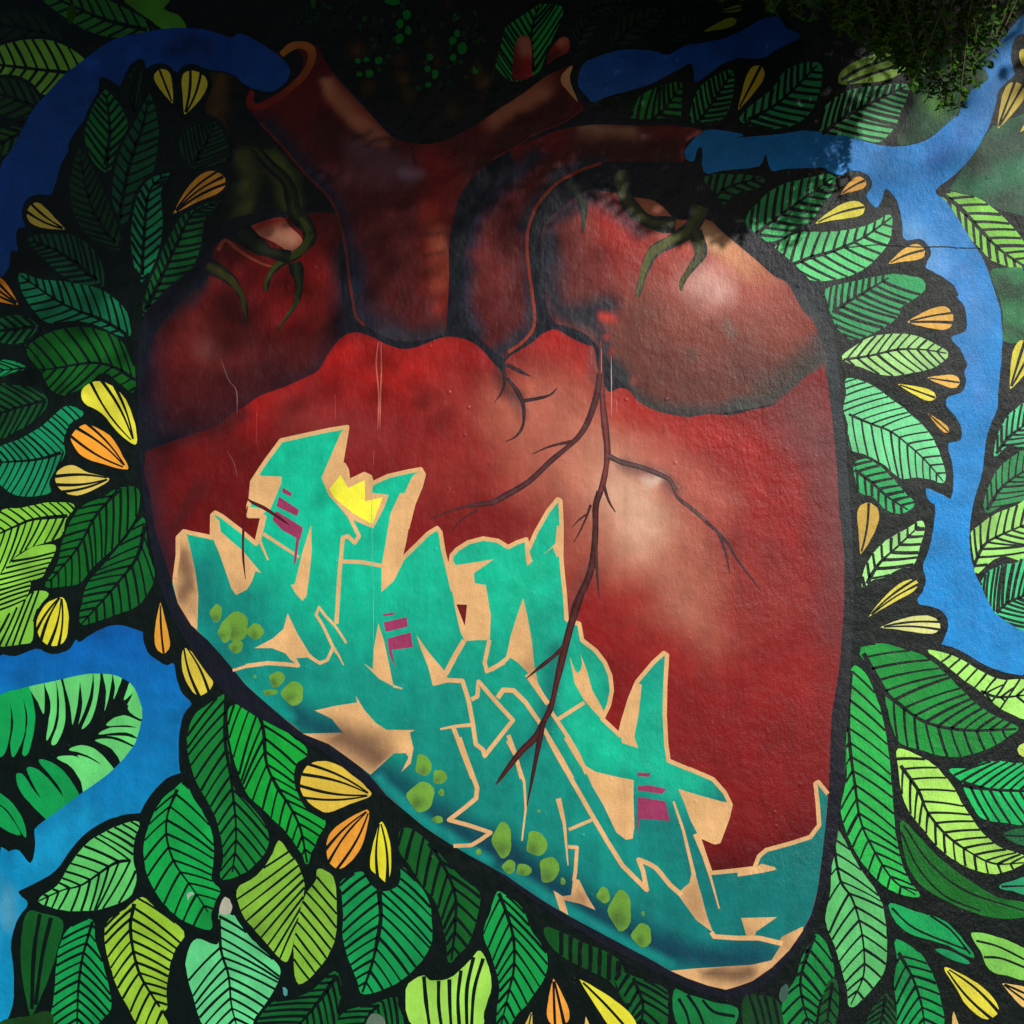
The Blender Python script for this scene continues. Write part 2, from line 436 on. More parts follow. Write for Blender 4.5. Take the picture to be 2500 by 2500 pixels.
leaf('13', '1668,1720 1740,1540 1850,1430 1960,1395 1960,1690 1800,1740 1690,1795', '1680,1780 1790,1620 1960,1500', 7, (32, 128, 72), a=42, w=13)
leaf('23', '1572,290 1650,220 1750,150 1880,100 1960,85 1960,445 1800,430 1700,470 1605,555 1578,440', '1585,520 1660,365 1770,295 1960,215', 8, (142, 206, 102), a=45, w=17, mw=26)
leaf('23', '1645,625 1690,550 1770,508 1880,485 1960,478 1960,980 1840,902 1745,822 1685,735', '1745,815 1830,745 1960,690', 6, (48, 180, 116), a=48, w=22, mw=28)
petal('03', (1755, 868), (1900, 560), 80, 3, (216, 192, 80))
petal('03', (1905, 890), (2010, 790), 30, 1, (216, 192, 80))
leaf('03', '1905,350 1940,340 1940,440 1915,420', None, c=(210, 185, 75))
# dark foliage along the top edge
for (x, y, x2, y2, w_) in ((560, 330, 760, 40, 70), (800, 320, 1180, 60, 90), (620, 90, 980, 20, 60), (1180, 300, 1420, 120, 70)):
    pleaf('02', [(x, y), ((x + x2) / 2 - 20, (y + y2) / 2 - 20), (x2, y2)], w_, w_, 7, (13, 52, 24))
petal('02', (1430, 212), (1650, 135), 34, 1, (126, 140, 26))
petal('02', (1540, 80), (1690, 50), 26, 2, (104, 120, 24))
leaf('02', '20,420 10,300 40,190 100,110 190,60 300,35 420,35 475,60 460,140 400,270 350,400 310,480 200,540 100,520', '290,560 268,330 272,200 320,30', 9, (14, 146, 56), a=34, w=17, mw=26)

# tree bark and moss at the top and beside the left vessel, sprayed dark
dk = lambda x, y, r, c, o=.8, rc='01': (c, o, r * TS, T(rc, [(x, y)]))
airbrush('painted_bark', T('01', '-100,-20 2050,-20 1750,180 1656,560 1560,800 1400,920 1250,965 1150,965 1040,940 960,900 700,600 560,420 450,300 330,290 240,350 150,280 0,240 -140,230'),
         spray((6, 12, 9), [dk(740, 330, 90, (78, 46, 14)), dk(1030, 410, 80, (70, 42, 10)), dk(830, 590, 80, (72, 52, 12)), dk(1060, 540, 70, (78, 54, 14)), dk(1110, 650, 80, (70, 50, 16)),
                            dk(1240, 290, 70, (64, 44, 14)), dk(1300, 430, 60, (60, 44, 14)), dk(1560, 470, 70, (76, 50, 14)), dk(1610, 560, 90, (82, 56, 16)), dk(1390, 740, 80, (66, 56, 20)), dk(1360, 30, 70, (56, 40, 14)), dk(760, 30, 60, (50, 38, 12)), dk(470, 110, 50, (10, 60, 16))]), 14)
for (x, y, a_, b_) in ((1085, 100, 28, 35), (1040, 160, 25, 28), (1095, 205, 22, 28), (1035, 262, 32, 30), (800, 125, 18, 20), (770, 180, 15, 20), (755, 410, 18, 18), (815, 400, 20, 18), (895, 408, 25, 28), (765, 500, 20, 18),
                       (833, 495, 25, 30), (1240, 385, 22, 25), (1225, 465, 20, 22), (1275, 500, 22, 35), (1230, 572, 20, 20), (1340, 575, 28, 32), (1395, 275, 25, 28), (1425, 225, 20, 25), (1420, 110, 22, 22), (1460, 325, 32, 40),
                       (1398, 388, 22, 22), (1548, 475, 20, 25), (990, 8, 50, 25), (470, 100, 20, 24), (740, 5, 20, 14)):
    fill('painted_dot', ell('01', x, y, a_, b_), (6, 118, 34) if x > 810 or y > 390 else (6, 70, 22))
for x, y, x2, y2, w_ in ((330, 210, 520, 20, 50), (560, 260, 700, 60, 48), (640, 120, 840, -20, 46), (900, 330, 960, 120, 40), (1150, 250, 1230, 40, 46), (1500, 330, 1560, 90, 46), (1300, 640, 1420, 470, 44), (700, 720, 640, 540, 40)):
    pleaf('01', [(x, y), ((x + x2) / 2 - 15, (y + y2) / 2), (x2, y2)], w_, w_, 6, (6, 40, 18), edge=None)
for k in range(70):
    x = random.uniform(250, 1650); y = random.uniform(0, 640)
    if 560 + (x - 560) * 1.15 > 0 and y > 1.1 * (x - 450) and x < 1000: continue
    if y > 900 - .55 * (x - 900): continue
    fill('painted_dot', ell('01', x, y, random.uniform(10, 20), random.uniform(12, 24)), (4, random.randint(38, 64), 16))
airbrush('painted_bark', T('00', '1400,480 1500,490 1600,530 1690,610 1740,830 1850,960 2050,1180 2250,1400 2260,1560 2050,1420 1860,1460 1700,1540 1560,1620 1440,1690 1400,1760 1250,1850 1450,1500 1540,1250 1560,1000 1500,820 1380,760'),
         spray((7, 11, 12), [((84, 60, 16), .8, 40, T('00', '1490,520 1480,700 1440,820')), ((74, 84, 26), .75, 42, T('00', '1640,1050 1690,1180 1640,1380 1600,1520 1620,1620')), ((66, 74, 20), .7, 36, T('00', '1830,1080 1880,1200 1920,1330')),
                             ((88, 104, 26), .8, 40, T('01', '200,1100 290,1230 300,1360'))]), 12)

# the curled leaf at the left edge
LG = (98, 204, 114); MG = (10, 152, 78)
CURL = [('20', '205,1310 280,1300 300,1400 295,1500 255,1420', LG), ('20', '300,1290 360,1280 385,1400 370,1560 315,1680 325,1560 340,1420', LG), ('20', '375,1275 400,1275 440,1430 430,1590 380,1700 345,1690 390,1560 398,1400', LG),
        ('20', '440,1260 520,1245 530,1380 490,1570 475,1450', LG), ('20', '545,1240 610,1235 605,1370 530,1570 555,1420', LG), ('20', '630,1230 665,1230 665,1350 620,1530 550,1600 600,1480 632,1350', LG), ('20', '700,1235 745,1240 740,1350 705,1480 715,1350', LG),
        ('20', '770,1245 810,1260 800,1320 765,1400 775,1320', LG), ('20', '875,1308 888,1338 838,1405 850,1350', LG), ('20', '908,1345 925,1390 860,1440 885,1385', LG), ('20', '932,1410 957,1460 950,1505 860,1462', LG),
        ('20', '946,1590 860,1575 720,1578 760,1530 830,1508 880,1520 935,1560', LG), ('20', '942,1606 934,1665 850,1622 665,1636 740,1592 840,1588', LG), ('20', '640,1675 760,1668 860,1730 892,1760 832,1842 795,1790 740,1725', LG),
        ('20', '905,1705 925,1680 860,1650 720,1645 800,1660', LG), ('20', '465,1742 540,1710 640,1735 720,1820 755,1885 690,1830 590,1770', LG), ('30', '385,140 450,122 540,140 640,220 665,300 570,362 545,300 480,200', LG), ('30', '470,85 560,55 660,92 745,205 735,228 640,150 540,104', LG),
        ('30', '520,122 620,150 735,240 680,292 620,210', LG), ('30', '110,250 160,255 230,360 350,505 320,545 200,440 130,350', MG), ('30', '180,215 260,220 380,340 435,465 365,510 270,400', MG), ('30', '260,160 340,165 440,240 510,380 455,445 390,320', MG),
        ('30', '-10,372 80,440 150,540 178,650 160,665 60,500 -10,440', MG), ('30', '-10,465 60,520 140,660 -10,590', MG),
        ('20', '-10,1352 40,1345 75,1500 50,1720 -10,1762', MG), ('20', '60,1345 120,1340 170,1480 160,1650 90,1790 70,1700 90,1550', MG), ('20', '140,1340 190,1340 235,1480 230,1600 190,1760 150,1765 180,1600 180,1480', MG)]
BANK = T('30', '-10,840 60,770 130,760 205,850 240,720 235,620 330,540 450,450 570,360 700,270 800,180 900,60') + T('20', '930,1640 960,1520 950,1430 910,1330 850,1270 760,1235 640,1225 500,1245 380,1275 200,1310 60,1345 -10,1352')
for rc, s, c in CURL:
    P = np.array(T(rc, s)); near = seg_dist(P[:, 0], P[:, 1], BANK) < 12; cen = P.mean(0); v = P - cen
    P = P + np.where(near[:, None], v / (np.linalg.norm(v, axis=1)[:, None] + 1e-9) * 14, 0)
    fill('painted_leaf_blade', wob(smooth([tuple(p) for p in P], True, 4), .5), shade(c, random.uniform(.95, 1.05)))

# ---------------------------------------------------------------- the blue river
def river(pts, top, bot, y0, y1, extra=()):
    f0 = spray(top, [], .0)
    def fn(X, Y):
        t = np.clip((Y - y0) / (y1 - y0), 0, 1)[:, None]
        C = lin(top) * (1 - t) + lin(bot) * t
        for c, op, r, p in extra:
            d = seg_dist(X, Y, p) / r; a = np.clip(1 - d, 0, 1); a = (a * a * (3 - 2 * a) * op * (.55 + .9 * vnoise(X, Y, 30)))[:, None]; a = np.clip(a, 0, 1); C = C * (1 - a) + lin(c) * a
        return C * (1 + .24 * (vnoise(X, Y, 70) + vnoise(X, Y, 25) - 1))[:, None]
    return airbrush('painted_river', wob(pts, .8), fn, 16)

river(smooth(T('00', '-10,1190 90,990 210,760 310,640 440,500 600,380 720,290 860,240 1000,215 1120,192 1250,190 1400,205 1540,250 1640,245 1760,300 1850,350') +
             T('01', '230,385 290,450 300,490 270,560 180,620 100,612 30,590') +
             T('00', '1600,520 1500,480 1400,470 1300,430 1230,450 1190,490 1150,450 1080,425 1020,440 985,462 975,410 930,400 880,440 845,500 820,580 760,550 680,520 665,600 650,690 600,780 530,860 470,950 455,1030 410,1110 385,1200 365,1270 340,1310 270,1310 200,1330 160,1380 150,1450 170,1530 120,1540 110,1620 120,1690 75,1690 60,1800 -10,1830'), True, 3),
      (6, 62, 150), (8, 74, 160), 60, 660, [((4, 34, 90), .7, 50, T('00', '1180,330 1300,270')), ((4, 34, 90), .6, 26, T('00', '1400,260 1400,400'))])
river(smooth(T('02', '585,520 620,430 720,380 850,340 1000,335 1120,350 1190,370 1300,310 1420,290 1560,260 1700,200 1800,140 1932,110') + T('03', '330,190 420,230 400,270 250,340 180,390 0,392') +
             T('02', '1640,400 1560,430 1420,530 1370,550 1360,470 1330,430 1200,500 1060,570 900,620 780,650 690,690 640,650 590,590'), True, 3), (10, 70, 158), (14, 84, 170), 50, 260)
river(smooth(T('02', '1420,885 1560,880 1700,910') + T('03', '0,930 330,900 430,880 560,890 700,910 780,922 860,955 1000,985 1130,985 1260,950 1370,870 1440,780 1490,780 1520,680 1590,600 1680,545 1690,510 1640,440 1680,380 1750,300 1880,150 1950,90 1950,215 1890,240 1850,320 1845,420 1870,500 1830,540 1760,610 1740,700 1700,840 1640,960 1560,1080 1450,1190 1335,1285 1400,1350 1480,1460 1560,1590 1650,1730') +
             T('13', '1640,50 1680,150 1730,290 1770,430 1785,600 1780,760 1760,960 1750,1100 1700,1220 1665,1380 1650,1530 1600,1700') + T('23', '1570,200 1562,330 1575,440 1600,540 1640,630 1680,720 1740,820 1850,900 1950,975 1950,1215 1840,1225 1720,1190 1600,1130 1480,1060 1380,1030 1390,1000 1420,910 1400,830 1330,780 1230,760 1215,720 1250,670 1270,590 1250,510 1280,420 1310,320 1330,180 1330,80') +
             T('13', '1320,1740 1280,1700 1270,1640 1300,1640 1390,1680 1440,1705 1455,1600 1450,1480 1430,1400 1425,1330 1500,1310 1510,1230 1470,1150 1410,1080 1420,1020 1510,990 1540,920 1530,850 1550,800 1530,760 1500,690 1440,620 1530,580 1545,520 1530,410 1480,350 1490,330 1460,270 1400,220 1310,170 1270,150') +
             T('03', '1280,1760 1305,1710 1290,1660 1230,1610 1150,1620 1115,1590 1110,1500 1090,1400 1060,1330 1000,1270 970,1360 930,1400 870,1330 880,1300 910,1240 880,1180 800,1150 740,1160 690,1180 620,1160 560,1130 330,1140 230,1150 190,1040') + T('02', '1800,1120 1560,1150 1430,1160 1420,1000 1385,1010 1360,1090 1295,1060 1310,1000'), True, 3),
      (8, 122, 200), (14, 142, 220), 250, 1600, [((104, 168, 226), .6, 60, T('03', '1180,1560 1340,1800')), ((70, 140, 214), .5, 60, T('13', '1400,100 1560,300 1620,520')), ((14, 84, 170), .5, 40, T('03', '1500,900 1300,1100')), ((60, 132, 212), .5, 50, T('13', '1560,800 1640,1000'))])
river(smooth(T('20', '-10,1112 110,1110 240,1060 330,1090 400,1090 470,1060 510,1000 540,1012 620,960 720,910 800,900 900,925 960,950 970,1020 1010,1100 1080,1150 1130,1170 1175,1160 1190,1260 1230,1360 1290,1430 1240,1500 1210,1620 1205,1780 1212,1880') +
             T('30', '1215,240 1120,280 1020,380 960,480 940,510 870,515 740,550 600,630 480,750 400,870 300,950 140,1030 135,1060 190,1120 130,1210 90,1310 75,1420 90,1560 95,1700 80,1830 20,1950 -10,1950 -10,840 60,770 130,760 205,850 240,720 235,620 330,540 450,450 570,360 700,270 800,180 900,60') +
             T('20', '930,1640 960,1520 950,1430 910,1330 850,1270 760,1235 640,1225 500,1245 380,1275 200,1310 60,1345 -10,1352'), True, 3),
      (0, 92, 172), (6, 140, 190), 1550, 2200, [((20, 150, 196), .6, 90, T('30', '500,560 300,800')), ((110, 160, 170), .35, 40, T('30', '40,1060 60,1240'))])

# ---------------------------------------------------------------- plants left of the heart
pleaf('00', '920,790 895,620 935,425', 62, 58, 5, (18, 62, 20), a=14)
pleaf('00', '705,1165 740,880 712,600', 165, 130, 9, (8, 122, 46), a=42)
pleaf('00', '790,1560 870,1130 960,860 1010,630', 90, 165, 13, (8, 84, 46), a=52)
pleaf('00', '1290,1130 1390,960 1450,820', 170, 170, 8, (10, 70, 28), a=40)
pleaf('00', '810,1690 620,1400 530,1000', 125, 115, 13, (10, 68, 24), a=45)
pleaf('00', '700,1930 430,1715 185,1610', 120, 150, 11, (10, 80, 50), a=42)
pleaf('00', '960,2130 1080,1890 1190,1650 1300,1440 1480,1360', 70, 165, 17, (8, 96, 40), a=50)
pleaf('00', '955,1905 972,1600 1010,1290 1145,1165', 90, 118, 12, (16, 140, 86), a=42)
petal('00', (1165, 700), (1075, 470), 62, 2, (220, 208, 56), edge=10)
petal('00', (1245, 775), (1320, 480), 98, 3, (220, 212, 54), bend=-.05, edge=12)
petal('00', (1170, 1440), (1510, 1190), 92, 4, (232, 156, 46), bend=.06, edge=12)
petal('00', (440, 1545), (195, 1400), 80, 3, (218, 196, 74), bend=.05, edge=12)
leaf('10', '135,190 260,230 420,245 560,270 680,300 780,370 850,450 875,600 780,590 680,540 520,500 330,515 240,440 160,320', '885,620 700,505 430,395 140,200', 12, (12, 118, 76), a=44, w=17)
pleaf('10', '260,540 80,565 -110,580', 100, 95, 6, (10, 92, 44), a=45)
leaf('10', '188,700 330,595 560,552 760,610 870,720 908,860 900,985 830,940 700,850 580,940 480,990 420,1002 340,955 285,850', '915,905 760,815 600,790 300,835 160,800', 10, (6, 88, 22), a=50, w=18, mw=26)
leaf('10', '-10,785 80,780 172,825 70,850 -10,880', '175,825 -20,840', 3, (14, 136, 76), a=25, w=10, mw=14)
leaf('10', '-10,960 80,945 220,960 315,1030 300,1100 210,1190 100,1250 -10,1280', '325,1040 160,1080 -30,1140', 7, (6, 80, 30), a=46, w=18)
leaf('10', '-10,1375 130,1310 290,1220 420,1100 490,1090 560,1135 475,1190 440,1260 425,1330 435,1405 370,1510 330,1590 335,1660 240,1682 150,1685 60,1650 -10,1570', '445,1385 250,1440 -30,1462', 10, (14, 142, 92), a=55, w=13)
leaf('10', '-10,1818 150,1770 330,1735 495,1745 440,1840 400,1960 200,2030 90,2100 -10,2200', '455,1820 230,1843 110,1888 -60,1965', 10, (124, 192, 58), a=52, w=14)
leaf('20', '-10,610 60,500 150,420 260,370 368,368 345,450 310,512 280,570 205,600 195,660 130,765 -10,870', None, 0, (128, 194, 62), hatch=[((120, 462), (365, 410), (-10, 800), (140, 740), 10)], sm=True, w=15)
leaf('20', '-10,900 130,775 230,680 322,688 262,770 222,850 215,1000 140,1022 -10,1032', None, 0, (120, 188, 62), hatch=[((-10, 960), (60, 830), (180, 1010), (290, 690), 6)], w=16)
leaf('20', '930,-10 925,140 830,300 740,400 620,510 540,610 420,635 310,635 390,500 440,300 540,120 700,40 800,-20', '830,-40 650,160 525,380 300,650', 12, (6, 92, 28), a=40, w=16)
leaf('20', '965,180 980,280 1000,420 1040,560 990,690 920,770 800,820 680,860 550,890 555,770 600,620 720,480 860,310', '985,190 930,430 800,610 680,750 548,895', 11, (6, 98, 36), a=42, w=16)
opetal('10', '912,1340 800,1262 690,1130 570,1060 556,970 640,915 730,930 830,1010 890,1130 920,1250', (905, 1330), 4, (226, 222, 62))
opetal('10', '860,1507 700,1472 560,1420 488,1330 490,1270 570,1205 680,1240 760,1300 830,1420', (855, 1500), 4, (236, 156, 46))
opetal('10', '740,1570 640,1640 520,1682 420,1650 375,1580 400,1510 490,1478 600,1530', (745, 1568), 4, (226, 202, 92))
petal('10', (125, 398), (-80, 250), 85, 4, (224, 136, 28))
opetal('20', '430,718 458,800 462,900 440,1000 380,1040 300,1020 255,950 250,870 300,770 370,725', (415, 700), 5, (226, 220, 48))
petal('20', (1083, 745), (1105, 1090), 56, 2, (228, 160, 52), bend=-.02)
opetal('20', '1245,1055 1300,1085 1370,1150 1430,1250 1425,1320 1360,1372 1300,1350 1240,1240 1225,1120', (1235, 1020), 3, (206, 186, 62))
# ---------------------------------------------------------------- plants below the heart
leaf('30', '1530,-286 1400,-216 1310,-136 1270,-16 1268,60 1280,140 1330,300 1460,540 1510,800 1490,945 1600,930 1720,850 1812,690 1720,500 1590,370 1560,280 1540,100 1520,0 1500,-120', '1525,-290 1515,0 1560,300 1592,650 1560,960', 14, (12, 116, 46), a=38, w=16, mw=26)
leaf('31', '-100,-205 0,-215 130,-190 230,-100 310,0 392,60 408,122 340,172 320,300 395,475 532,560 490,660 440,770 415,850 380,780 290,650 200,560 120,480 30,400 -20,300 -70,160 -100,30 -115,-120', '70,-200 118,-60 140,170 210,330 300,470 370,620 414,845', 12, (12, 156, 52), a=38, w=16, mw=28)
leaf('30', '935,575 900,690 895,830 915,960 860,1080 700,1145 560,1165 430,1160 265,1100 390,1000 470,870 570,740 660,670 800,600', '905,828 770,850 560,990 420,1030 262,1102', 9, (90, 194, 100), a=46, w=17, mw=22)
leaf('30', '1240,310 1300,410 1400,580 1440,760 1420,950 1480,1030 1450,1100 1420,1190 1412,1292 1240,1230 1130,1140 1030,1000 980,850 980,700 1030,540 1100,420 1180,350', '1195,350 1130,520 1125,680 1180,850 1300,1020 1425,1210', 10, (12, 150, 66), a=50, w=16, mw=22)
leaf('31', '225,700 280,770 340,850 385,960 390,1020 370,1130 330,1310 290,1480 250,1500 160,1400 45,1270 -10,1200 -56,1030 74,940 174,810', None, 0, (128, 184, 58), hatch=[((290, 770), (90, 900), (300, 1340), (240, 1470), 9)], w=16)
leaf('31', '490,890 585,940 605,1100 605,1300 560,1450 480,1560 360,1660 330,1520 330,1400 350,1270 400,1080 480,960', None, 0, (128, 184, 58), hatch=[((470, 930), (600, 1080), (330, 1500), (420, 1620), 9)], w=16)
leaf('30', '960,1080 1060,1170 1235,1310 1180,1420 1150,1500 1130,1600 1115,1700 1122,1820 1090,1850 1130,1960 960,1960 870,1820 800,1690 750,1540 715,1380 725,1250 850,1160', '905,1120 880,1300 930,1560 1020,1730 1140,1900', 11, (142, 188, 50), a=50, w=18, mw=30)
leaf('30', '1480,1180 1560,1190 1640,1300 1750,1420 1860,1520 1885,1590 1830,1720 1720,1880 1660,1960 1400,1960 1300,1720 1260,1560 1270,1450 1330,1360 1440,1400 1480,1370', '1475,1180 1490,1430 1540,1600 1560,1800 1600,1960', 11, (90, 200, 130), a=52, w=17, mw=22)
leaf('30', '190,1180 280,1190 420,1240 390,1400 330,1600 230,1840 200,1830 150,1560 150,1350', None, 0, (10, 84, 32), lines=['270,1190 230,1450 215,1830', '345,1215 290,1450 240,1800'], w=30)
leaf('30', '620,1230 640,1380 700,1560 745,1800 700,1880 600,1960 355,1960 370,1750 385,1560 410,1400 480,1280', '625,1240 560,1470 530,1680 520,1960', 11, (12, 146, 72), a=52, w=16, mw=24)
leaf('30', '-10,1932 60,1900 200,1880 330,1850 330,1960 -10,1960', None, 0, (24, 70, 26), w=14)
leaf('31', '640,980 770,908 815,965 880,1030 960,1040 1040,990 1055,880 1120,950 1220,1080 1250,1250 1240,1400 1150,1540 1000,1660 800,1725 760,1650 700,1500 660,1350 660,1150 650,1040', '895,1000 910,1200 890,1350 850,1530 785,1720', 9, (12, 154, 80), a=48, w=18, mw=32)
leaf('31', '1040,640 1110,620 1240,720 1340,830 1450,950 1570,1050 1560,1180 1500,1380 1430,1460 1370,1510 1350,1350 1290,1120 1200,1000 1100,850 1040,760', '1180,640 1330,860 1410,1060 1412,1250 1385,1505', 9, (8, 94, 34), a=36, w=22, mw=30)
leaf('31', '1580,1445 1630,1550 1650,1680 1600,1850 1560,1960 1150,1960 1085,1700 1190,1610 1240,1640 1340,1640 1430,1590 1520,1500', None, 0, (148, 206, 80), lines=['1200,1610 1215,1780 1240,1960', '1300,1640 1300,1800 1320,1960', '1372,1630 1375,1800 1385,1960', '1450,1570 1430,1760 1440,1960', '1535,1480 1490,1700 1490,1960', '1600,1490 1540,1700 1520,1960'], w=26)
leaf('32', '35,1050 80,1060 200,1150 260,1300 330,1400 372,1480 365,1570 330,1660 230,1800 180,1850 100,1960 50,1960 40,1860 60,1700 40,1590 0,1460 -50,1320 0,1170', '50,1050 110,1210 150,1370 150,1560 120,1700 60,1960', 10, (12, 150, 68), a=34, w=17, mw=26)
leaf('31', '600,1580 640,1700 620,1800 560,1960 100,1960 170,1800 280,1770 430,1720', '625,1590 490,1780 340,1960', 8, (8, 92, 38), a=48, w=20, mw=30)
leaf('31', '640,1880 720,1830 860,1800 1000,1750 1020,1800 1035,1960 640,1960', '900,1800 830,1870 780,1960', 4, (8, 100, 42), a=50, w=20)
opetal('31', '845,392 700,450 560,505 480,480 410,420 370,350 380,250 430,180 540,160 660,205 740,265 805,330', (850, 390), 5, (220, 188, 66))
opetal('31', '832,498 800,680 740,800 640,885 570,850 545,770 560,660 640,580 760,510', (835, 485), 4, (236, 158, 52))
opetal('31', '915,568 970,700 980,880 950,975 890,930 840,880 845,780 870,680', (905, 560), 3, (222, 216, 44))
leaf('32', '370,1280 600,1380 850,1500 920,1700 905,1790 800,1640 560,1520 400,1400', None, 0, (8, 74, 26), hatch=[((470, 1320), (470, 1480), (860, 1520), (850, 1760), 7)], w=34)
leaf('32', '850,1590 1000,1630 1170,1700 1182,1800 1160,1960 940,1960 930,1780 860,1700', '955,1620 1020,1800 1000,1960', 5, (8, 84, 34), a=46, w=22)
leaf('32', '1230,1710 1330,1740 1500,1790 1650,1830 1600,1960 1280,1960', None, 0, (14, 118, 60), lines=['1320,1735 1390,1840 1440,1960', '1420,1770 1500,1850 1640,1880', '1260,1760 1310,1850 1340,1960'], w=22)
leaf('32', '1700,1760 1800,1740 1932,1790 1960,1960 1720,1960', None, 0, (8, 66, 28), hatch=[((1740, 1750), (1800, 1960), (1900, 1760), (1940, 1960), 4)], w=22)
petal('32', (418, 1625), (460, 1945), 84, 3, (228, 154, 60))
petal('32', (592, 1630), (960, 2020), 92, 2, (230, 226, 58), bend=.02)
petal('32', (270, 1850), (230, 2050), 40, 2, (200, 180, 80)); petal('32', (635, 1880), (660, 2050), 30, 1, (220, 190, 110))

# ---------------------------------------------------------------- plants right of the heart
leaf('02', '945,795 980,700 1010,650 1100,600 1200,570 1275,560 1275,700 1260,790 1150,790 1050,800', '960,830 1130,770 1290,560', 8, (22, 128, 44), a=48, w=24)
leaf('02', '1340,800 1370,660 1420,580 1520,510 1620,480 1625,600 1600,720 1560,790 1470,835 1390,830', '1370,850 1470,720 1620,490', 9, (34, 146, 74), a=46, w=24)
petal('02', (1660, 745), (1815, 445), 62, 2, (216, 186, 34))
leaf('03', '20,800 130,690 250,590 330,480 450,430 560,440 560,560 520,700 440,800 300,860 120,850', '30,830 280,690 540,440', 10, (34, 128, 74), a=48, w=24, mw=28)
leaf('03', '690,560 720,470 820,410 980,350 1120,320 1185,335 1160,420 1100,490 980,540 850,552', None, 0, (132, 172, 66), lines=['700,540 860,450 1180,350', '740,560 900,500 1150,420'], w=26)
leaf('03', '560,890 590,740 680,650 800,600 950,585 1140,575 1130,680 1100,740 1060,850 960,950 830,930 680,900', '570,900 800,745 1140,580', 11, (70, 166, 98), a=44, w=24, mw=30)
leaf('03', '945,265 1080,190 1100,230 1000,280', None, 0, (60, 150, 100), lines=['980,270 1090,215'], w=14)
leaf('03', '960,330 1080,290 1190,260 1180,290 1060,335', None, 0, (110, 150, 70))
airbrush('painted_leaf', smooth(T('03', '1200,420 1500,330 1640,440 1690,510 1680,545 1590,600 1520,680 1480,770 1370,870 1250,945 1100,980 1080,900 1180,700'), True, 3), spray((16, 74, 42), [((70, 130, 20), .6, 40, T('03', '1250,640 1350,720')), ((12, 44, 34), .8, 50, T('03', '1120,850 1180,600 1300,480'))], .6), 9)
leaf('03', '60,1490 150,1360 280,1260 450,1210 640,1180 640,1290 560,1380 500,1480 390,1540 330,1580 250,1620 150,1610', '60,1640 250,1480 640,1200', 10, (46, 158, 88), a=46, w=24, mw=30)
leaf('02', '1420,1210 1600,1180 1820,1200 1800,1260 1640,1300 1560,1380 1450,1400', '1420,1400 1600,1260 1820,1200', 6, (26, 110, 64), a=45, w=22)
leaf('03', '250,1690 320,1620 430,1570 560,1570 700,1560 860,1530 960,1480 1030,1455 1035,1560 1010,1640 930,1740 830,1820 700,1870 560,1890 450,1870 390,1810 350,1780', '330,1800 480,1740 650,1690 850,1600 1040,1465', 10, (84, 194, 116), a=50, w=20, mw=26)
leaf('13', '600,300 720,260 850,230 1000,200 1100,200 1240,230 1260,290 1180,360 1100,410 1080,470 1010,530 900,590 780,630 680,560 640,470 620,410', '640,450 760,370 880,300 1020,215', 8, (42, 156, 92), a=52, w=22, mw=26)
leaf('13', '710,750 780,690 900,620 1050,598 1200,610 1320,660 1412,720 1390,770 1310,820 1180,850 1050,870 950,860 850,820 760,790', '715,768 900,740 1080,700 1250,700 1410,725', 10, (152, 206, 124), a=44, w=15, mw=22)
leaf('13', '740,900 880,930 1000,1010 1130,1110 1230,1200 1300,1280 1350,1380 1390,1500 1390,1590 1300,1570 1200,1555 1100,1560 1000,1480 880,1410 760,1360 750,1200 720,1100 740,1000', '750,1135 900,1200 1030,1250 1150,1340 1270,1450 1388,1588', 11, (108, 212, 144), a=48, w=13, mw=18)
leaf('13', '790,1480 860,1440 960,1490 1050,1580 1130,1670 1190,1740 1110,1800 1010,1780 920,1690 830,1660 800,1570', '790,1510 900,1590 1010,1690 1150,1780', 7, (32, 156, 86), a=50, w=20, mw=26)
leaf('23', '845,640 860,530 920,420 1000,340 1080,290 1150,250 1240,200 1255,260 1230,360 1180,490 1080,520 1000,570 910,592', '850,680 890,590 960,480 1080,370 1255,205', 8, (142, 206, 120), a=45, w=22, mw=26)
for rc, b_, t_, w_, n_, c_, bd in (('03', (695, 1312), (862, 1215), 50, 2, (228, 168, 62), .04), ('03', (525, 1507), (858, 1395), 62, 2, (226, 216, 62), .05), ('03', (1018, 1778), (1262, 1685), 60, 2, (232, 182, 68), .05), ('13', (1143, 515), (1455, 485), 88, 3, (232, 178, 72), .02),
                                   ('13', (1278, 890), (1498, 922), 48, 2, (232, 182, 82), 0), ('13', (1080, 932), (1335, 1025), 42, 2, (236, 226, 72), 0), ('13', (1282, 1128), (1422, 1255), 26, 2, (226, 172, 62), 0), ('23', (830, 425), (885, 75), 82, 2, (216, 178, 76), -.04),
                                   ('23', (885, 845), (1215, 605), 52, 3, (226, 216, 82), .04), ('23', (962, 915), (1368, 905), 68, 3, (226, 230, 142), .04)):
    petal(rc, b_, t_, w_, n_, c_, bend=bd)
leaf('33', '790,-480 870,-410 940,-250 990,-50 1020,150 1040,400 1060,640 1100,840 1150,960 1225,1065 1130,1060 1030,1020 930,940 840,830 760,690 705,510 720,380 745,220 705,60 700,-100 740,-250 750,-380', '772,-480 750,-200 757,50 790,300 830,560 920,760 1050,960 1200,1060', 17, (34, 168, 70), a=42, w=16, mw=26)
leaf('33', '660,620 720,700 790,830 860,940 930,1040 980,1160 1000,1320 1000,1500 960,1620 850,1750 760,1812 740,1680 690,1500 650,1380 610,1280 600,1200 625,1080 640,900 635,740', '640,650 690,950 770,1080 820,1230 850,1400 850,1600 765,1800', 12, (92, 192, 110), a=48, w=16, mw=22)
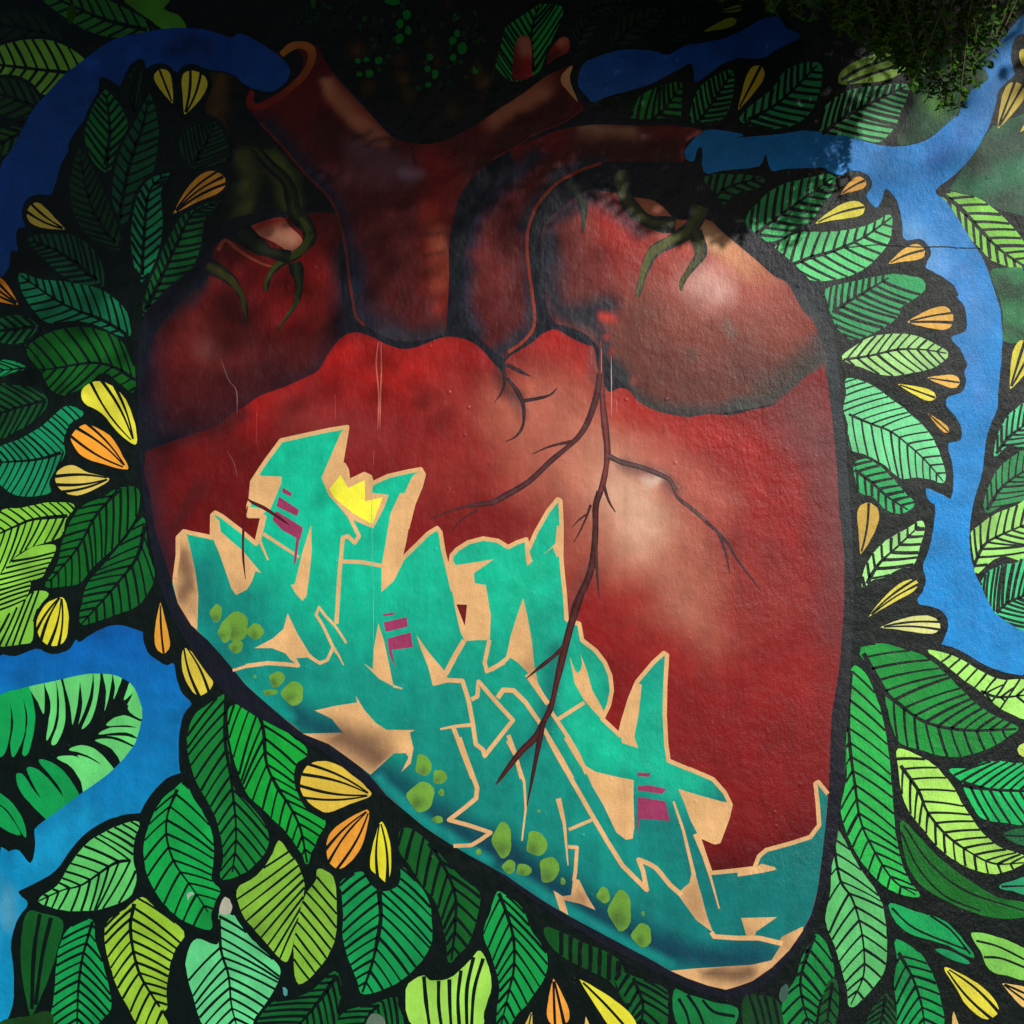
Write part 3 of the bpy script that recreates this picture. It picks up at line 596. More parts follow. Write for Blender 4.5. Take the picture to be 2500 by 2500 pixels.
leaf('33', '1085,80 1240,140 1330,200 1440,320 1500,430 1570,540 1660,660 1780,750 1950,810 1880,870 1740,915 1600,890 1480,830 1350,730 1260,620 1170,510 1120,400 1090,200', '1100,190 1220,360 1280,500 1400,650 1560,770 1730,850 1930,845', 13, (152, 206, 88), a=46, w=17, mw=24)
leaf('33', '1100,570 1200,650 1350,810 1550,960 1750,1080 1950,1125 1950,1200 1750,1212 1550,1160 1400,1090 1250,1000 1150,850', None, 0, (10, 106, 32), lines=['1120,590 1300,850 1550,1040 1940,1170', '1105,640 1220,880 1400,1070 1640,1170'], w=14)
leaf('33', '1430,220 1550,215 1650,175 1760,165 1860,180 1960,215 1960,555 1800,570 1660,545 1600,480 1540,365 1510,290', '1440,240 1520,310 1700,350 1960,362', 8, (12, 168, 86), a=48, w=18, mw=40)
leaf('23', '820,1050 980,1030 1130,1070 1250,1110 1370,1200 1500,1330 1600,1430 1740,1520 1885,1590 1830,1640 1700,1720 1500,1782 1350,1770 1250,1740 1100,1690 1040,1560 1000,1390 960,1250 880,1160', '850,1090 990,1340 1100,1440 1240,1540 1400,1590 1600,1610 1880,1600', 14, (12, 126, 48), a=52, w=18, mw=34)
leaf('23', '1285,1070 1450,1110 1600,1190 1760,1270 1960,1290 1960,1520 1840,1490 1740,1430 1650,1350 1520,1260 1400,1160', '1640,1345 1760,1385 1960,1370', 3, (150, 212, 100), hatch=[((1440, 1100), (1370, 1150), (1900, 1270), (1820, 1390), 8)], a=40, w=16, mw=22)
leaf('33', '1030,1120 1200,1180 1350,1220 1450,1290 1540,1400 1592,1482 1500,1440 1400,1390 1200,1330 1100,1270 1060,1220', None, 0, (14, 160, 86), lines=['1040,1150 1200,1290 1540,1430', '1300,1200 1440,1300 1570,1460'], w=16)
leaf('33', '1340,1430 1450,1450 1562,1522 1450,1495', None, 0, (20, 150, 90))
leaf('33', '1070,1365 1200,1440 1260,1500 1320,1620 1360,1750 1372,1960 1110,1960 1080,1800 1060,1640 1080,1500', '1085,1450 1180,1620 1240,1800 1262,1960', 7, (12, 146, 72), a=50, w=18, mw=24)
leaf('33', '530,1330 600,1400 650,1590 600,1680 540,1800 500,1960 340,1960 310,1780 400,1620 440,1480 500,1380', '520,1330 430,1600 440,1780 495,1960', 8, (12, 128, 58), a=48, w=18, mw=24)
leaf('33', '1580,1320 1750,1350 1880,1400 1960,1460 1960,1625 1820,1600 1700,1560 1640,1430', None, 0, (124, 198, 84), lines=['1610,1370 1760,1410 1960,1510', '1660,1480 1780,1490 1960,1560'], w=16)
leaf('33', '600,1680 660,1640 680,1800 640,1960 550,1960', '640,1650 600,1960', 4, (8, 90, 36), a=45, w=16)
leaf('33', '900,1850 1000,1730 1050,1800 1060,1960 880,1960', '1000,1740 960,1960', 5, (8, 84, 34), a=48, w=18)
leaf('33', '1800,650 1950,615 1950,720 1860,700', None, 0, (10, 92, 54), lines=['1800,660 1950,668'], w=14)
leaf('33', '1765,1005 1880,965 1950,945 1950,1050 1850,1030', None, 0, (34, 150, 104), lines=['1780,1005 1950,1000'], w=14)
leaf('33', '1895,70 1950,40 1950,125 1910,115', None, 0, (180, 214, 96))
opetal('33', '1392,1552 1500,1590 1650,1680 1740,1780 1758,1850 1700,1897 1630,1880 1540,1800 1480,1700', (1400, 1550), 3, (226, 216, 64))
petal('33', (1785, 1658), (2010, 1790), 72, 3, (228, 190, 106)); petal('33', (1455, 1845), (1480, 2040), 34, 1, (222, 192, 110))
leaf('33', '640,-60 700,-90 730,120 700,300 680,200', None, 0, (22, 66, 44), lines=['680,0 715,200'], w=16)
# ---------------------------------------------------------------- the heart
NAVY = (20, 24, 40)
heart = airbrush('painted_heart', smooth(T('ov', '262,640 300,560 370,500 420,430 470,405 622,392 590,330 530,270 480,230 468,190 530,100 580,88 625,130 700,205 790,268 870,268 950,210 1060,130 1090,170 1120,205 1200,225 1310,242 1290,290 1330,345 1400,420 1500,500 1560,580 1582,700 1600,900 1610,1100 1602,1300 1588,1500 1572,1620 1540,1720 1490,1810 1420,1872 1350,1880 1250,1840 1050,1730 850,1580 690,1480 600,1412 450,1330 370,1240 310,1130 280,1000 262,850'), True, 4),
                 spray((14, 18, 32), [((44, 54, 58), .8, 60, T('ov', '1510,560 1570,700 1590,900 1600,1050')), ((40, 42, 46), .6, 60, T('ov', '1600,1100 1595,1400'))]), 24)
tag(heart, 'large airbrushed red heart with severed vessels')
H = heart

la = airbrush('left_atrium', smooth(T('ov', '640,410 590,402 540,410 490,440 450,455 410,458 400,490 390,530 340,570 300,620 275,690 270,760 285,815 340,838 430,830 510,770 600,715 650,660 655,600 645,560 640,480'), True, 4),
    spray((88, 10, 10), [((142, 11, 6), .9, 120, T('ov', '570,500 560,560')), ((122, 10, 7), .7, 90, T('ov', '480,520 520,600')), ((104, 44, 42), .7, 90, T('ov', '370,630 420,690')), ((120, 66, 64), .5, 50, T('ov', '390,660')),
        ((54, 10, 20), .9, 150, T('ov', '320,780 430,770 520,720')), ((16, 14, 30), .99, 95, T('ov', '272,650 268,760 290,830 400,845 520,790 620,715 660,640')), ((24, 22, 40), .9, 50, T('ov', '660,660 650,560 645,480')), ((22, 22, 30), .9, 40, T('ov', '390,490 380,540 300,610')),
        ((60, 12, 16), .6, 40, T('ov', '440,560 470,640'))]), 8, H)
ra = airbrush('right_atrium', smooth(T('02', '620,1290 740,1290 870,1310 960,1330 1080,1350 1160,1400 1250,1480 1450,1480 1550,1560 1680,1670 1800,1770 1900,1860') + T('13', '340,260 430,420 510,510 560,620 590,720 592,850 530,855 380,960 270,1050 100,1095') + T('12', '1460,1140 1330,1158 1100,1112 990,1052 920,970 850,900 800,800 720,690 640,600 500,540 430,520 370,400 360,200 365,0') + T('02', '345,1800 335,1600 380,1480 480,1400'), True, 4),
    spray((132, 56, 46), [((178, 34, 22), .95, 85, T('02', '840,1500 920,1620')), ((150, 38, 28), .7, 130, T('02', '760,1420 900,1700')), ((104, 34, 34), .8, 120, T('12', '520,120 640,260')), ((84, 28, 32), .8, 90, T('12', '470,150 500,400')), ((206, 120, 90), .9, 60, T('02', '1060,1420 1250,1560 1400,1640')),
        ((176, 78, 58), .8, 130, T('12', '1250,80 1500,150 1750,250')), ((222, 172, 124), .95, 50, T('02', '1450,1590 1600,1690 1740,1840')), ((204, 132, 92), .8, 64, T('12', '1650,60 1850,220')), ((180, 90, 76), .8, 130, T('12', '1420,290 1600,340 1800,380')), ((226, 172, 160), .9, 90, T('12', '1420,260 1500,310')),
        ((140, 70, 56), .7, 130, T('12', '1150,450 1500,580 1850,520')), ((112, 52, 42), .85, 130, T('12', '1000,650 1300,780 1700,720')), ((98, 48, 38), .8, 90, T('12', '980,480 940,720')), ((92, 44, 38), .85, 110, T('12', '1050,900 1400,980 1750,880')), ((90, 84, 72), .5, 26, T('12', '1600,540 1640,600')), ((84, 70, 60), .5, 26, T('12', '1370,740')),
        ((46, 50, 50), .97, 46, T('12', '860,850 960,1020 1100,1100 1330,1145 1500,1125 1700,1080')), ((52, 56, 54), .97, 48, T('13', '0,1080 180,1050 330,960 450,840 560,760')), ((70, 56, 50), .8, 50, T('13', '160,960 380,800 520,660')), ((54, 54, 54), .8, 36, T('13', '560,600 590,750')),
        ((24, 28, 42), .97, 54, T('12', '370,0 390,250 430,420 550,480 700,420 780,390')), ((34, 42, 50), .9, 46, T('12', '640,500 730,600 780,760 860,900')), ((28, 32, 48), .95, 46, T('02', '360,1750 370,1500 480,1420 640,1310')), ((40, 42, 54), .75, 40, T('02', '700,1300 820,1400 1000,1560')), ((196, 70, 50), .9, 20, T('12', '745,475 790,480')), ((176, 60, 48), .85, 14, T('12', '775,610')), ((160, 58, 46), .7, 18, T('12', '820,720')), ((140, 66, 56), .8, 20, T('12', '970,920'))]), 8, H)
VENT = smooth(T('10', '990,1390 1130,1330 1300,1270 1470,1210 1540,1150 1600,1110') + T('11', '0,1080 100,1010 240,960 400,890 490,840 540,760 600,670 660,610 730,585 800,595 880,630 960,670 1050,695 1130,690 1230,655 1320,620 1400,615 1500,640 1580,690 1650,770 1720,850') +
              T('12', '94,870 100,770 200,700 280,650 350,590 430,565 500,600 570,640 640,670 690,690 710,800 740,900 790,985 860,960 920,972 990,1050 1100,1110 1220,1140 1330,1155 1460,1135 1620,1140 1740,1110 1880,1080') + T('13', '270,1050 380,960 450,890 530,850 588,842 630,1100 650,1300 670,1500 685,1800') +
              T('23', '690,160 715,400 720,600 715,800 700,1000 690,1150 660,1350 635,1500 625,1700 620,1900') + T('33', '612,400 592,600 570,800 540,1020 500,1180 440,1300 350,1430 230,1550 100,1640 0,1675') + T('32', '1580,1695 1450,1670 1320,1620 1200,1570 1100,1510 950,1430 800,1350 650,1270 500,1190 350,1100 200,1000 100,930 0,875') +
              T('31', '1500,790 1350,700 1200,600 1080,500 950,390 840,260 700,130 580,50') + T('21', '390,1630 250,1520 100,1390 0,1300') + T('20', '1600,1230 1500,1110 1400,1000 1290,900 1200,750 1160,600 1110,450 1060,300 1030,150 1010,0') + T('10', '975,1550 980,1430'), True, 3)
vt = airbrush('ventricle', VENT,
    spray((130, 22, 22), [((100, 9, 13), .95, 330, T('ov', '340,900 420,1000 480,820')), ((166, 18, 12), .9, 170, T('ov', '640,670 700,690')), ((170, 26, 18), .85, 150, T('ov', '860,650 760,700')), ((170, 30, 20), .9, 110, T('ov', '1050,640 1090,690')), ((160, 22, 18), .8, 110, T('ov', '540,730 480,770')),
        ((146, 62, 60), .6, 110, T('ov', '560,790 700,830')), ((128, 28, 30), .8, 130, T('ov', '640,880 800,930 960,990')), ((150, 54, 46), .8, 130, T('ov', '860,760 980,860 820,900')), ((180, 90, 70), .85, 130, T('ov', '960,770 1090,790 1080,860')), ((160, 78, 62), .8, 150, T('ov', '1020,900 1150,960 1040,1060')),
        ((180, 100, 80), .85, 220, T('ov', '1040,800 1190,940 1270,1100')), ((204, 140, 114), .75, 170, T('ov', '1150,880 1230,1050')), ((222, 178, 150), .75, 120, T('ov', '1190,930 1215,990')), ((172, 92, 74), .7, 130, T('ov', '1290,1050 1320,1160 1340,1210')), ((180, 112, 92), .5, 80, T('ov', '1250,1090 1330,1200')), ((188, 60, 46), .8, 110, T('ov', '1190,770 1280,790')), ((166, 40, 34), .9, 110, T('ov', '1300,790 1410,850 1470,940')), ((196, 104, 88), .6, 110, T('ov', '1230,860 1350,950')), ((156, 66, 58), .7, 130, T('ov', '1430,1040 1460,1130 1400,1170')), ((156, 42, 40), .8, 90, T('ov', '1460,940 1490,1040')),
        ((116, 58, 60), .9, 130, T('ov', '1520,780 1575,880 1600,1000 1605,1180')), ((132, 50, 52), .7, 60, T('ov', '1580,1150 1590,1300 1570,1500')), ((150, 36, 36), .8, 140, T('ov', '1400,1290 1500,1280')), ((150, 34, 34), .8, 120, T('ov', '1200,1130 1120,1190 1290,1240')), ((132, 22, 28), .85, 150, T('ov', '1380,1420 1500,1480')), ((128, 20, 24), .8, 90, T('ov', '1150,1270 1200,1350')),
        ((110, 10, 22), .9, 120, T('ov', '1330,1600 1450,1600 1540,1560')), ((88, 8, 20), .9, 70, T('ov', '1360,1640 1440,1630')), ((90, 12, 18), .85, 90, T('ov', '330,1060 345,1120')), ((44, 20, 32), .9, 80, T('ov', '275,880 282,980 310,1060')), ((70, 18, 28), .7, 40, T('ov', '330,1000 380,920')), ((60, 12, 20), .8, 50, T('ov', '275,850 400,805 450,780')),
        ((60, 26, 30), .8, 36, T('12', '60,860 100,980 180,1020')), ((110, 60, 56), .8, 40, T('12', '720,720 735,900')), ((90, 62, 62), .7, 34, T('12', '900,1480 1150,1550 1230,1640')), ((222, 190, 170), .8, 30, T('12', '1060,1590 1110,1570')), ((110, 62, 58), .7, 30, T('12', '180,1060 220,1150')), ((130, 70, 62), .6, 30, T('22', '640,560 560,760 520,880'))], .14), 8, H)
aorta_pts = smooth(T('01', '30,610 10,720 60,780 110,830 200,930 330,1080 480,1250 560,1330 620,1440 650,1560 680,1720') + T('11', '690,60 700,200 710,310 730,430 790,520 850,565 950,620 1070,645 1200,635 1320,600 1352,550 1362,400 1370,200') + T('01', '1370,1650 1400,1480 1440,1330 1540,1190 1680,1080 1810,980') + T('02', '180,960 310,882 480,812 622,732 540,640 482,570 482,510 532,450 460,470 350,530 200,640 60,730') + T('01', '1540,850 1380,930 1260,970 1150,970 1050,950 970,910 850,780 720,640 600,510 530,400 470,310 340,288 240,360'), True, 4)
ao = airbrush('aorta', aorta_pts,
    spray((82, 13, 16), [((108, 16, 12), .7, 90, T('01', '300,700 420,620')), ((196, 130, 96), .85, 30, T('01', '560,590 640,690 740,810 900,940')), ((170, 90, 66), .7, 46, T('01', '600,620 900,930')), ((58, 16, 22), .8, 60, T('01', '520,830 620,950')), ((112, 76, 90), .7, 62, T('01', '780,1010 950,1100 1080,1150')), ((138, 108, 132), .7, 24, T('01', '1050,1170 1190,1175')),
        ((118, 66, 76), .6, 60, T('01', '720,1180 900,1200')), ((150, 30, 20), .7, 70, T('01', '1250,1100 1350,1200 1300,1380')), ((28, 30, 52), .97, 56, T('01', '140,860 330,1080 500,1260 600,1420 680,1720 720,1930')), ((26, 30, 50), .97, 62, T('11', '700,120 740,380 830,500 1000,590')), ((40, 38, 48), .95, 36, T('11', '900,580 1100,630 1330,600')), ((50, 22, 34), .7, 50, T('11', '850,380 950,480')),
        ((196, 108, 74), .75, 34, T('01', '1290,1560 1310,1850')), ((196, 112, 80), .75, 34, T('11', '1300,0 1290,150 1300,240')), ((150, 50, 24), .7, 32, T('11', '1335,100 1340,330 1310,430')), ((150, 50, 26), .7, 60, T('01', '1270,1480 1260,1900')), ((196, 132, 100), .85, 34, T('02', '20,800 160,710 330,610')), ((160, 80, 60), .6, 46, T('02', '0,820 380,560')), ((62, 18, 18), .8, 46, T('02', '60,930 280,800 480,720')), ((50, 14, 20), .7, 30, T('01', '1550,1150 1750,1000')),
        ((46, 14, 20), .7, 12, T('01', '830,990 960,930 1000,1000')), ((40, 14, 22), .7, 12, T('01', '1150,1000 1140,1100')), ((70, 20, 24), .6, 12, T('01', '1200,1600 1320,1560 1380,1580')), ((80, 24, 24), .6, 10, T('01', '1200,1730 1340,1700')), ((40, 12, 18), .7, 12, T('01', '740,940 860,900'))]), 7, H)
pt_ = airbrush('pulmonary_trunk', smooth(T('02', '620,850 750,840 1000,850 1200,850 1425,882 1330,945 1290,1030 1290,1090 1100,1092 900,1092 740,1102 600,1152 450,1232 340,1342 280,1442 242,1552 240,1700 258,1880') + T('12', '280,300 290,450 280,550 220,640 130,712 95,760 40,735') + T('11', '1640,690 1560,610 1490,500 1470,380 1470,150') + T('01', '1490,1640 1560,1420 1680,1250 1820,1130') + T('02', '130,1020 330,925 480,872'), True, 4),
    spray((84, 14, 17), [((120, 20, 14), .8, 60, T('02', '200,1000 420,920')), ((176, 124, 96), .85, 26, T('02', '640,880 780,880 930,890')), ((130, 80, 62), .7, 40, T('02', '620,920 950,930')), ((60, 18, 16), .9, 46, T('02', '600,1010 900,1010 1250,1040')), ((120, 40, 30), .6, 30, T('02', '1100,880 1350,890')), ((206, 110, 96), .8, 10, T('02', '1330,935 1400,900')), ((170, 66, 50), .8, 10, T('02', '1300,1020 1295,1080')),
        ((118, 48, 46), .7, 60, T('01', '1620,1700 1650,1900')), ((106, 40, 42), .7, 60, T('11', '1640,150 1660,420')), ((26, 32, 54), .97, 44, T('01', '1500,1640 1560,1440 1700,1240 1950,1050')), ((26, 32, 52), .95, 40, T('11', '1470,100 1480,420 1560,600')), ((30, 32, 46), .95, 40, T('12', '60,720 180,650 260,560')), ((28, 36, 52), .95, 32, T('02', '720,1090 560,1140 420,1220 300,1360 230,1550')), ((34, 40, 56), .9, 28, T('12', '240,0 270,300 270,480')), ((26, 34, 56), .9, 36, T('02', '0,1130 60,1080'))]), 7, H)
stroke('vessel_edge', smooth(T('01', '100,830 240,980 400,1170 540,1310 600,1400 640,1520 680,1720 700,1900') + T('11', '715,330 740,470 800,540'), False, 4), 6.5, (98, 32, 22), H)
stroke('vessel_edge', smooth(T('02', '0,1080 180,980 300,900 480,830 625,733'), False, 4), 4, (112, 28, 22), H)
stroke('vessel_edge', smooth(T('02', '740,1100 600,1150 450,1230 340,1340 280,1440 245,1560 240,1700 262,1900') + T('12', '270,300 290,450 280,560 210,650 110,720'), False, 4), 7.5, (140, 48, 28), H)
# open end of the left vessel: dark bore, pale rim; two cut stumps; rim of the right vessel
fill('vessel_bore', smooth(T('01', '235,385 290,450 300,490 270,560 180,620 100,612 50,595 60,690 120,700 230,650 330,570 380,470 385,390 350,340 300,340'), True, 3), (8, 10, 18), H)
RIM = smooth(T('01', '240,370 320,312 400,310 445,350 440,420 395,505 310,590 210,665 110,715 50,720 30,680 45,615'), False, 4)
V, F, C, Z = strip_mesh([(RIM, [14, 18, 20, 20, 18, 16, 16, 18, 20, 14], 0, (0, 0, 0))])
tt = np.linspace(0, 1, len(RIM)).repeat(2)[:, None]
add_mesh('vessel_rim', V, F, lin((180, 108, 38)) * np.clip(1 - tt * 1.5, 0, 1) + lin((124, 24, 16)) * np.clip(tt * 1.5, 0, 1), H, Z)
fill('vessel_rim', smooth(T('02', '530,448 545,460 528,510 535,570 580,680 560,670 500,600 470,560 472,510'), True, 3), (206, 146, 96), H)
for s, b_ in (('150,540 145,420 155,320 185,255 220,240 255,260 272,330 272,480 270,520', ((150, 26, 24), [((206, 130, 104), .8, 34, T('02', '225,300 230,340')), ((80, 14, 20), .7, 30, T('02', '170,350 170,520'))])),
              ('370,440 390,350 440,280 480,252 520,265 525,330 505,360 430,400', ((140, 40, 34), [((196, 116, 92), .8, 26, T('02', '485,290')), ((50, 14, 18), .8, 26, T('02', '380,420 440,380'))]))):
    airbrush('vessel_stump', smooth(T('02', s), True, 4), spray(*b_), 7, H)
airbrush('atrium_cup', smooth(T('01', '30,1535 110,1495 240,1465 300,1530 375,1600 380,1660 325,1712 200,1640 60,1572'), True, 4), spray((186, 110, 88), [((150, 30, 20), .95, 26, T('01', '40,1530 240,1470')), ((210, 150, 120), .7, 26, T('01', '230,1590 300,1620')), ((140, 70, 60), .8, 18, T('01', '330,1690'))]), 6, H)
stroke('vessel_edge', smooth(T('00', '1470,1690 1520,1620 1600,1680 1700,1745 1800,1790 1880,1800'), False, 4), 10, (142, 62, 44), H, 5)
airbrush('river_mouth', smooth(T('01', '-60,232 60,270 230,385 290,450 300,490 270,560 180,620 100,612 30,590 -50,530 -120,380'), True, 3), spray((6, 66, 154), [], .05), 14, H)
# olive roots gripping the atria, painted dark at their edges
def root(rc, s, w0, w1, c=(86, 92, 40), dark=(26, 34, 28)):
    P = smooth(T(rc, s), False, 6); n = len(P); w0 *= .88; c = shade(c, .85); dark = shade(dark, .85)
    o = strips('painted_root', [(P, w0 * TS * 1.3, w1 * TS * 1.3, dark)], H)
    md = tuple((p + q) / 2 for p, q in zip(c, dark)); wv = [(x + 1.5 * math.sin(i * .9), y + 1.2 * math.cos(i * .7)) for i, (x, y) in enumerate(P)]
    strips('root_light', [(wv, w0 * TS * .95, w1 * TS * .8, md)], o)
    strips('root_light', [([(x - w0 * TS * .06, y - w0 * TS * .05) for x, y in wv], [w0 * TS * .35, w0 * TS * .55, w0 * TS * .4, w1 * TS * .3], 0, c)], o)
root('02', '870,1150 885,1290 960,1420 1080,1500 1240,1520', 95, 75, (84, 88, 48), (46, 54, 52))
root('02', '1410,1390 1350,1530 1230,1620 1100,1690 1040,1800 1000,1932 985,2000', 110, 22, (98, 102, 46), (50, 62, 60))
root('02', '1370,1560 1410,1700 1350,1800 1290,1890 1275,1960', 80, 14, (92, 94, 44), (50, 62, 60))
root('02', '520,1220 600,1330 622,1450 610,1570', 80, 12, (60, 70, 54), (30, 38, 52))
root('01', '330,1440 415,1530 430,1620 350,1710 230,1780 160,1860 135,1960', 95, 24, (70, 84, 20), (12, 20, 14))
root('01', '-40,1560 60,1640 160,1700 300,1735', 120, 60, (38, 46, 18), (8, 14, 12))
root('01', '330,1770 358,1880 355,1990 320,2080 210,2230', 75, 8, (56, 72, 24), (14, 18, 24))
root('10', '1400,130 1520,200 1600,280 1650,400 1662,530', 90, 10, (64, 66, 20), (16, 18, 18))
root('01', '60,1000 170,1120 280,1230 320,1380 340,1470', 50, 85, (56, 66, 16), (8, 14, 12))

# ---------------------------------------------------------------- graffiti lettering across the lower left of the heart
TANC = (226, 178, 122)
UP = (T('20', '1180,580 1200,430 1200,310 1240,268 1300,282 1400,302 1430,312 1432,160 1452,142 1500,168 1620,260 1728,352') + T('21', '115,165 22,165 20,92 35,50') +
      T('11', '35,1700 45,1590 130,1460 240,1312 420,1272 560,1242 685,1222 672,1300 640,1490 662,1475 682,1510 692,1590 800,1538 838,1556 852,1602 960,1552 1090,1522 1180,1506 1200,1542 1180,1620 1130,1740 1090,1900') +
      T('21', '1100,150 1070,330 1036,472 1150,362 1230,282 1290,246 1312,275 1332,400 1362,520 1395,662 1378,500 1388,430 1424,390 1500,342 1600,316 1700,332 1768,374 1830,342 1890,322') +
      T('22', '250,385 300,272 380,132 446,52 464,62 472,230 470,440 480,560 495,700 505,860 560,882 590,890 610,1000 700,1070 762,1150 800,1240 810,1340 790,1440 746,1530 865,1642 882,1560 930,1400 980,1280 1090,1150 1160,1087 1182,1102 1170,1300 1166,1500 1176,1700 1192,1812 1330,1870') +
      T('32', '1340,215 1490,280 1570,370 1610,452 1590,540 1530,700 1502,706 1390,656 1430,780 1476,912 1600,900 1770,880 1800,800 1850,757') + T('33', '350,715 490,670 550,590 540,450 525,310 545,300 608,380'))
LOW = T('33', '592,600 570,800 540,1020 500,1180 440,1300 350,1430 230,1550 100,1640 0,1675') + T('32', '1580,1695 1450,1670 1320,1620 1200,1570 1100,1510 950,1430 800,1350 650,1270 500,1190 350,1100 200,1000 100,930 0,875') + T('31', '1500,790 1350,700 1200,600 1080,500 950,390 840,260 700,130 580,50') + T('21', '390,1630 250,1520 100,1390 0,1300') + T('20', '1600,1230 1500,1110 1400,1000 1290,900 1200,750 1162,620')
def teal(X, Y):
    t = np.clip((Y + .25 * X - 1400) / 1100, 0, 1)[:, None]
    C = lin((8, 194, 154)) * (1 - t) + lin((8, 120, 118)) * t
    for c, op, r, p in [((8, 98, 106), .8, 150, T('20', '1370,560 1420,800 1560,1120')), ((10, 120, 116), .7, 130, T('21', '60,780 300,1250')), ((10, 138, 128), .7, 190, T('21', '300,1250 900,1400 1300,1450')), ((8, 128, 120), .7, 180, T('31', '1250,150 1600,300')), ((10, 196, 156), .8, 120, T('21', '300,200 800,600 1200,500')), ((10, 196, 154), .8, 120, T('22', '300,500 100,700 60,500')), ((14, 196, 156), .8, 110, T('32', '700,60 1000,120 1300,280')), ((14, 190, 150), .7, 110, T('22', '600,1250 700,1700 1080,1500')), ((8, 150, 136), .6, 120, T('32', '450,250 800,800 1100,900')),
                        ((4, 66, 86), .9, 72, T('21', '330,1500 450,1570 640,1620')), ((4, 58, 80), .9, 84, T('31', '900,260 1150,420 1400,600 1650,760')), ((4, 52, 76), .92, 84, T('32', '60,740 300,930 600,1130 900,1320 1150,1420')), ((6, 62, 82), .95, 62, T('32', '1250,1440 1500,1490 1780,1480')), ((6, 84, 98), .7, 50, T('33', '0,1430 200,1450')), ((8, 96, 100), .7, 40, T('22', '440,1060 380,1460 330,1640 180,1800')), ((8, 150, 140), .85, 26, T('21', '60,1340 300,1520')), ((12, 142, 136), .9, 24, T('31', '900,280 1150,520 1450,720 1640,830')), ((12, 140, 134), .9, 26, T('32', '120,900 400,1090 700,1270 1000,1430 1200,1530'))]:
        d = seg_dist(X, Y, p) / r; a = np.clip(1 - d, 0, 1); a = (a * a * (3 - 2 * a) * op)[:, None]; C = C * (1 - a) + lin(c) * a
    return C * (1 + .14 * (vnoise(X, Y, 40) + vnoise(X, Y, 16) - 1))[:, None]
lett = airbrush('graffiti_lettering', wob(UP + LOW, .3), teal, 9, wall)
tag(lett, 'angular turquoise graffiti letters edged in tan')
# tan fields and shadows inside the lettering
def tan(rc, s, dark=(), sm=False):
    P = T(rc, s) if not sm else smooth(T(rc, s), True, 3)
    return airbrush('tan_field', wob(P, .4), spray(TANC, [((104, 74, 60), o, r, T(rc, q)) for o, r, q in dark], .06), 11, lett)
tan('20', '1165,600 1200,430 1200,300 1240,270 1262,300 1292,420 1322,560 1337,700 1330,930 1290,900 1200,750', [(.85, 40, '1240,430 1270,620 1220,700'), (.4, 40, '1300,780')])
tan('20', '1440,160 1478,195 1490,270 1640,400 1762,548 1722,535 1700,600 1665,660 1592,697 1560,650 1530,560 1480,420 1436,312', [(.3, 60, '1600,650')])
tan('21', '440,225 447,400 432,540 412,700 385,737 340,690 305,630 332,622 380,420')
tan('21', '60,1055 180,990 255,925 283,820 350,960 430,1090 490,1145 430,1112 330,1100 360,1172 300,1130 270,1090 180,1055')
tan('21', '1040,10 1150,20 1100,150 1070,330 1040,470 1064,470 1000,600 915,677 915,500 945,330 975,150')
tan('11', '1180,1506 1200,1542 1130,1740 1088,1940 968,1940 1000,1800 1060,1690 1118,1560')
tan('11', '105,1550 245,1555 240,1600 165,1782 35,1710 45,1590 90,1540')
tan('21', '20,100 150,125 100,165 22,165')
tan('11', '642,1258 685,1222 662,1340 640,1485 560,1610 513,1560')
tan('11', '510,1560 640,1490 662,1475 692,1590 800,1538 842,1560 838,1662 965,1680 935,1760 860,1905 700,1835 560,1680')
tan('21', '1385,440 1415,495 1550,475 1672,455 1610,500 1535,550 1545,617 1617,630 1650,830 1645,1000 1560,1000 1475,1007 1445,940 1410,780 1390,660 1380,520')
fill('red_gap', T('21', '1420,760 1492,762 1476,905'), (104, 14, 22), lett)
tan('21', '1150,965 1230,1080 1340,1210 1362,1262 1260,1302 1230,1180 1180,1060')
tan('21', '893,888 930,1000 970,1180 996,1312 900,1262 797,1158 855,1200 860,1080')
tan('21', '465,1475 600,1445 752,1420 742,1375 800,1470 880,1560 950,1605 1142,1607 1105,1622 1130,1730 1112,1830 1048,1888 1098,1790 1080,1762 1000,1762 842,1905 700,1800 560,1700 385,1630 655,1622 580,1530', [(.9, 70, '620,1640 780,1720 900,1800'), (.4, 60, '880,1660')])
tan('22', '213,718 240,830 270,1000 290,1180 312,1290 372,1395 250,1225 180,1152 130,1120 95,1132 130,970 170,840', [(.3, 50, '250,1180')])
tan('22', '343,432 430,350 440,230 466,232 470,432 440,440 412,375'); tan('22', '225,345 252,385 276,470 240,502 228,430')
tan('22', '600,1095 640,1200 680,1340 740,1447 762,1500 742,1532 690,1480 620,1400 560,1290 540,1180 525,1110 560,1200 580,1225 602,1200 610,1150')
tan('22', '983,1290 1012,1300 990,1500 960,1650 988,1727 880,1692 868,1640 930,1400')
tan('32', '615,180 700,230 850,265 957,287 955,400 962,600 950,680 905,688 840,640 750,450 680,330')
tan('32', '1255,345 1400,390 1550,430 1602,440 1590,540 1530,700 1390,652 1340,560 1290,420')
tan('32', '1350,900 1370,910 1410,1050 1450,1200 1492,1312 1380,1230 1250,1050 1330,980', [(.45, 50, '1400,1200 1340,1060')])
tan('32', '1680,1215 1922,1210 1780,1310 1772,1342 1715,1332', [(.3, 40, '1740,1320')])
tan('32', '550,950 590,960 640,1060 700,1162 600,1120 490,1095 517,1195 460,1160 418,1030 480,1070 535,1060', [(.7, 40, '600,1080'), (.5, 30, '500,1080')])
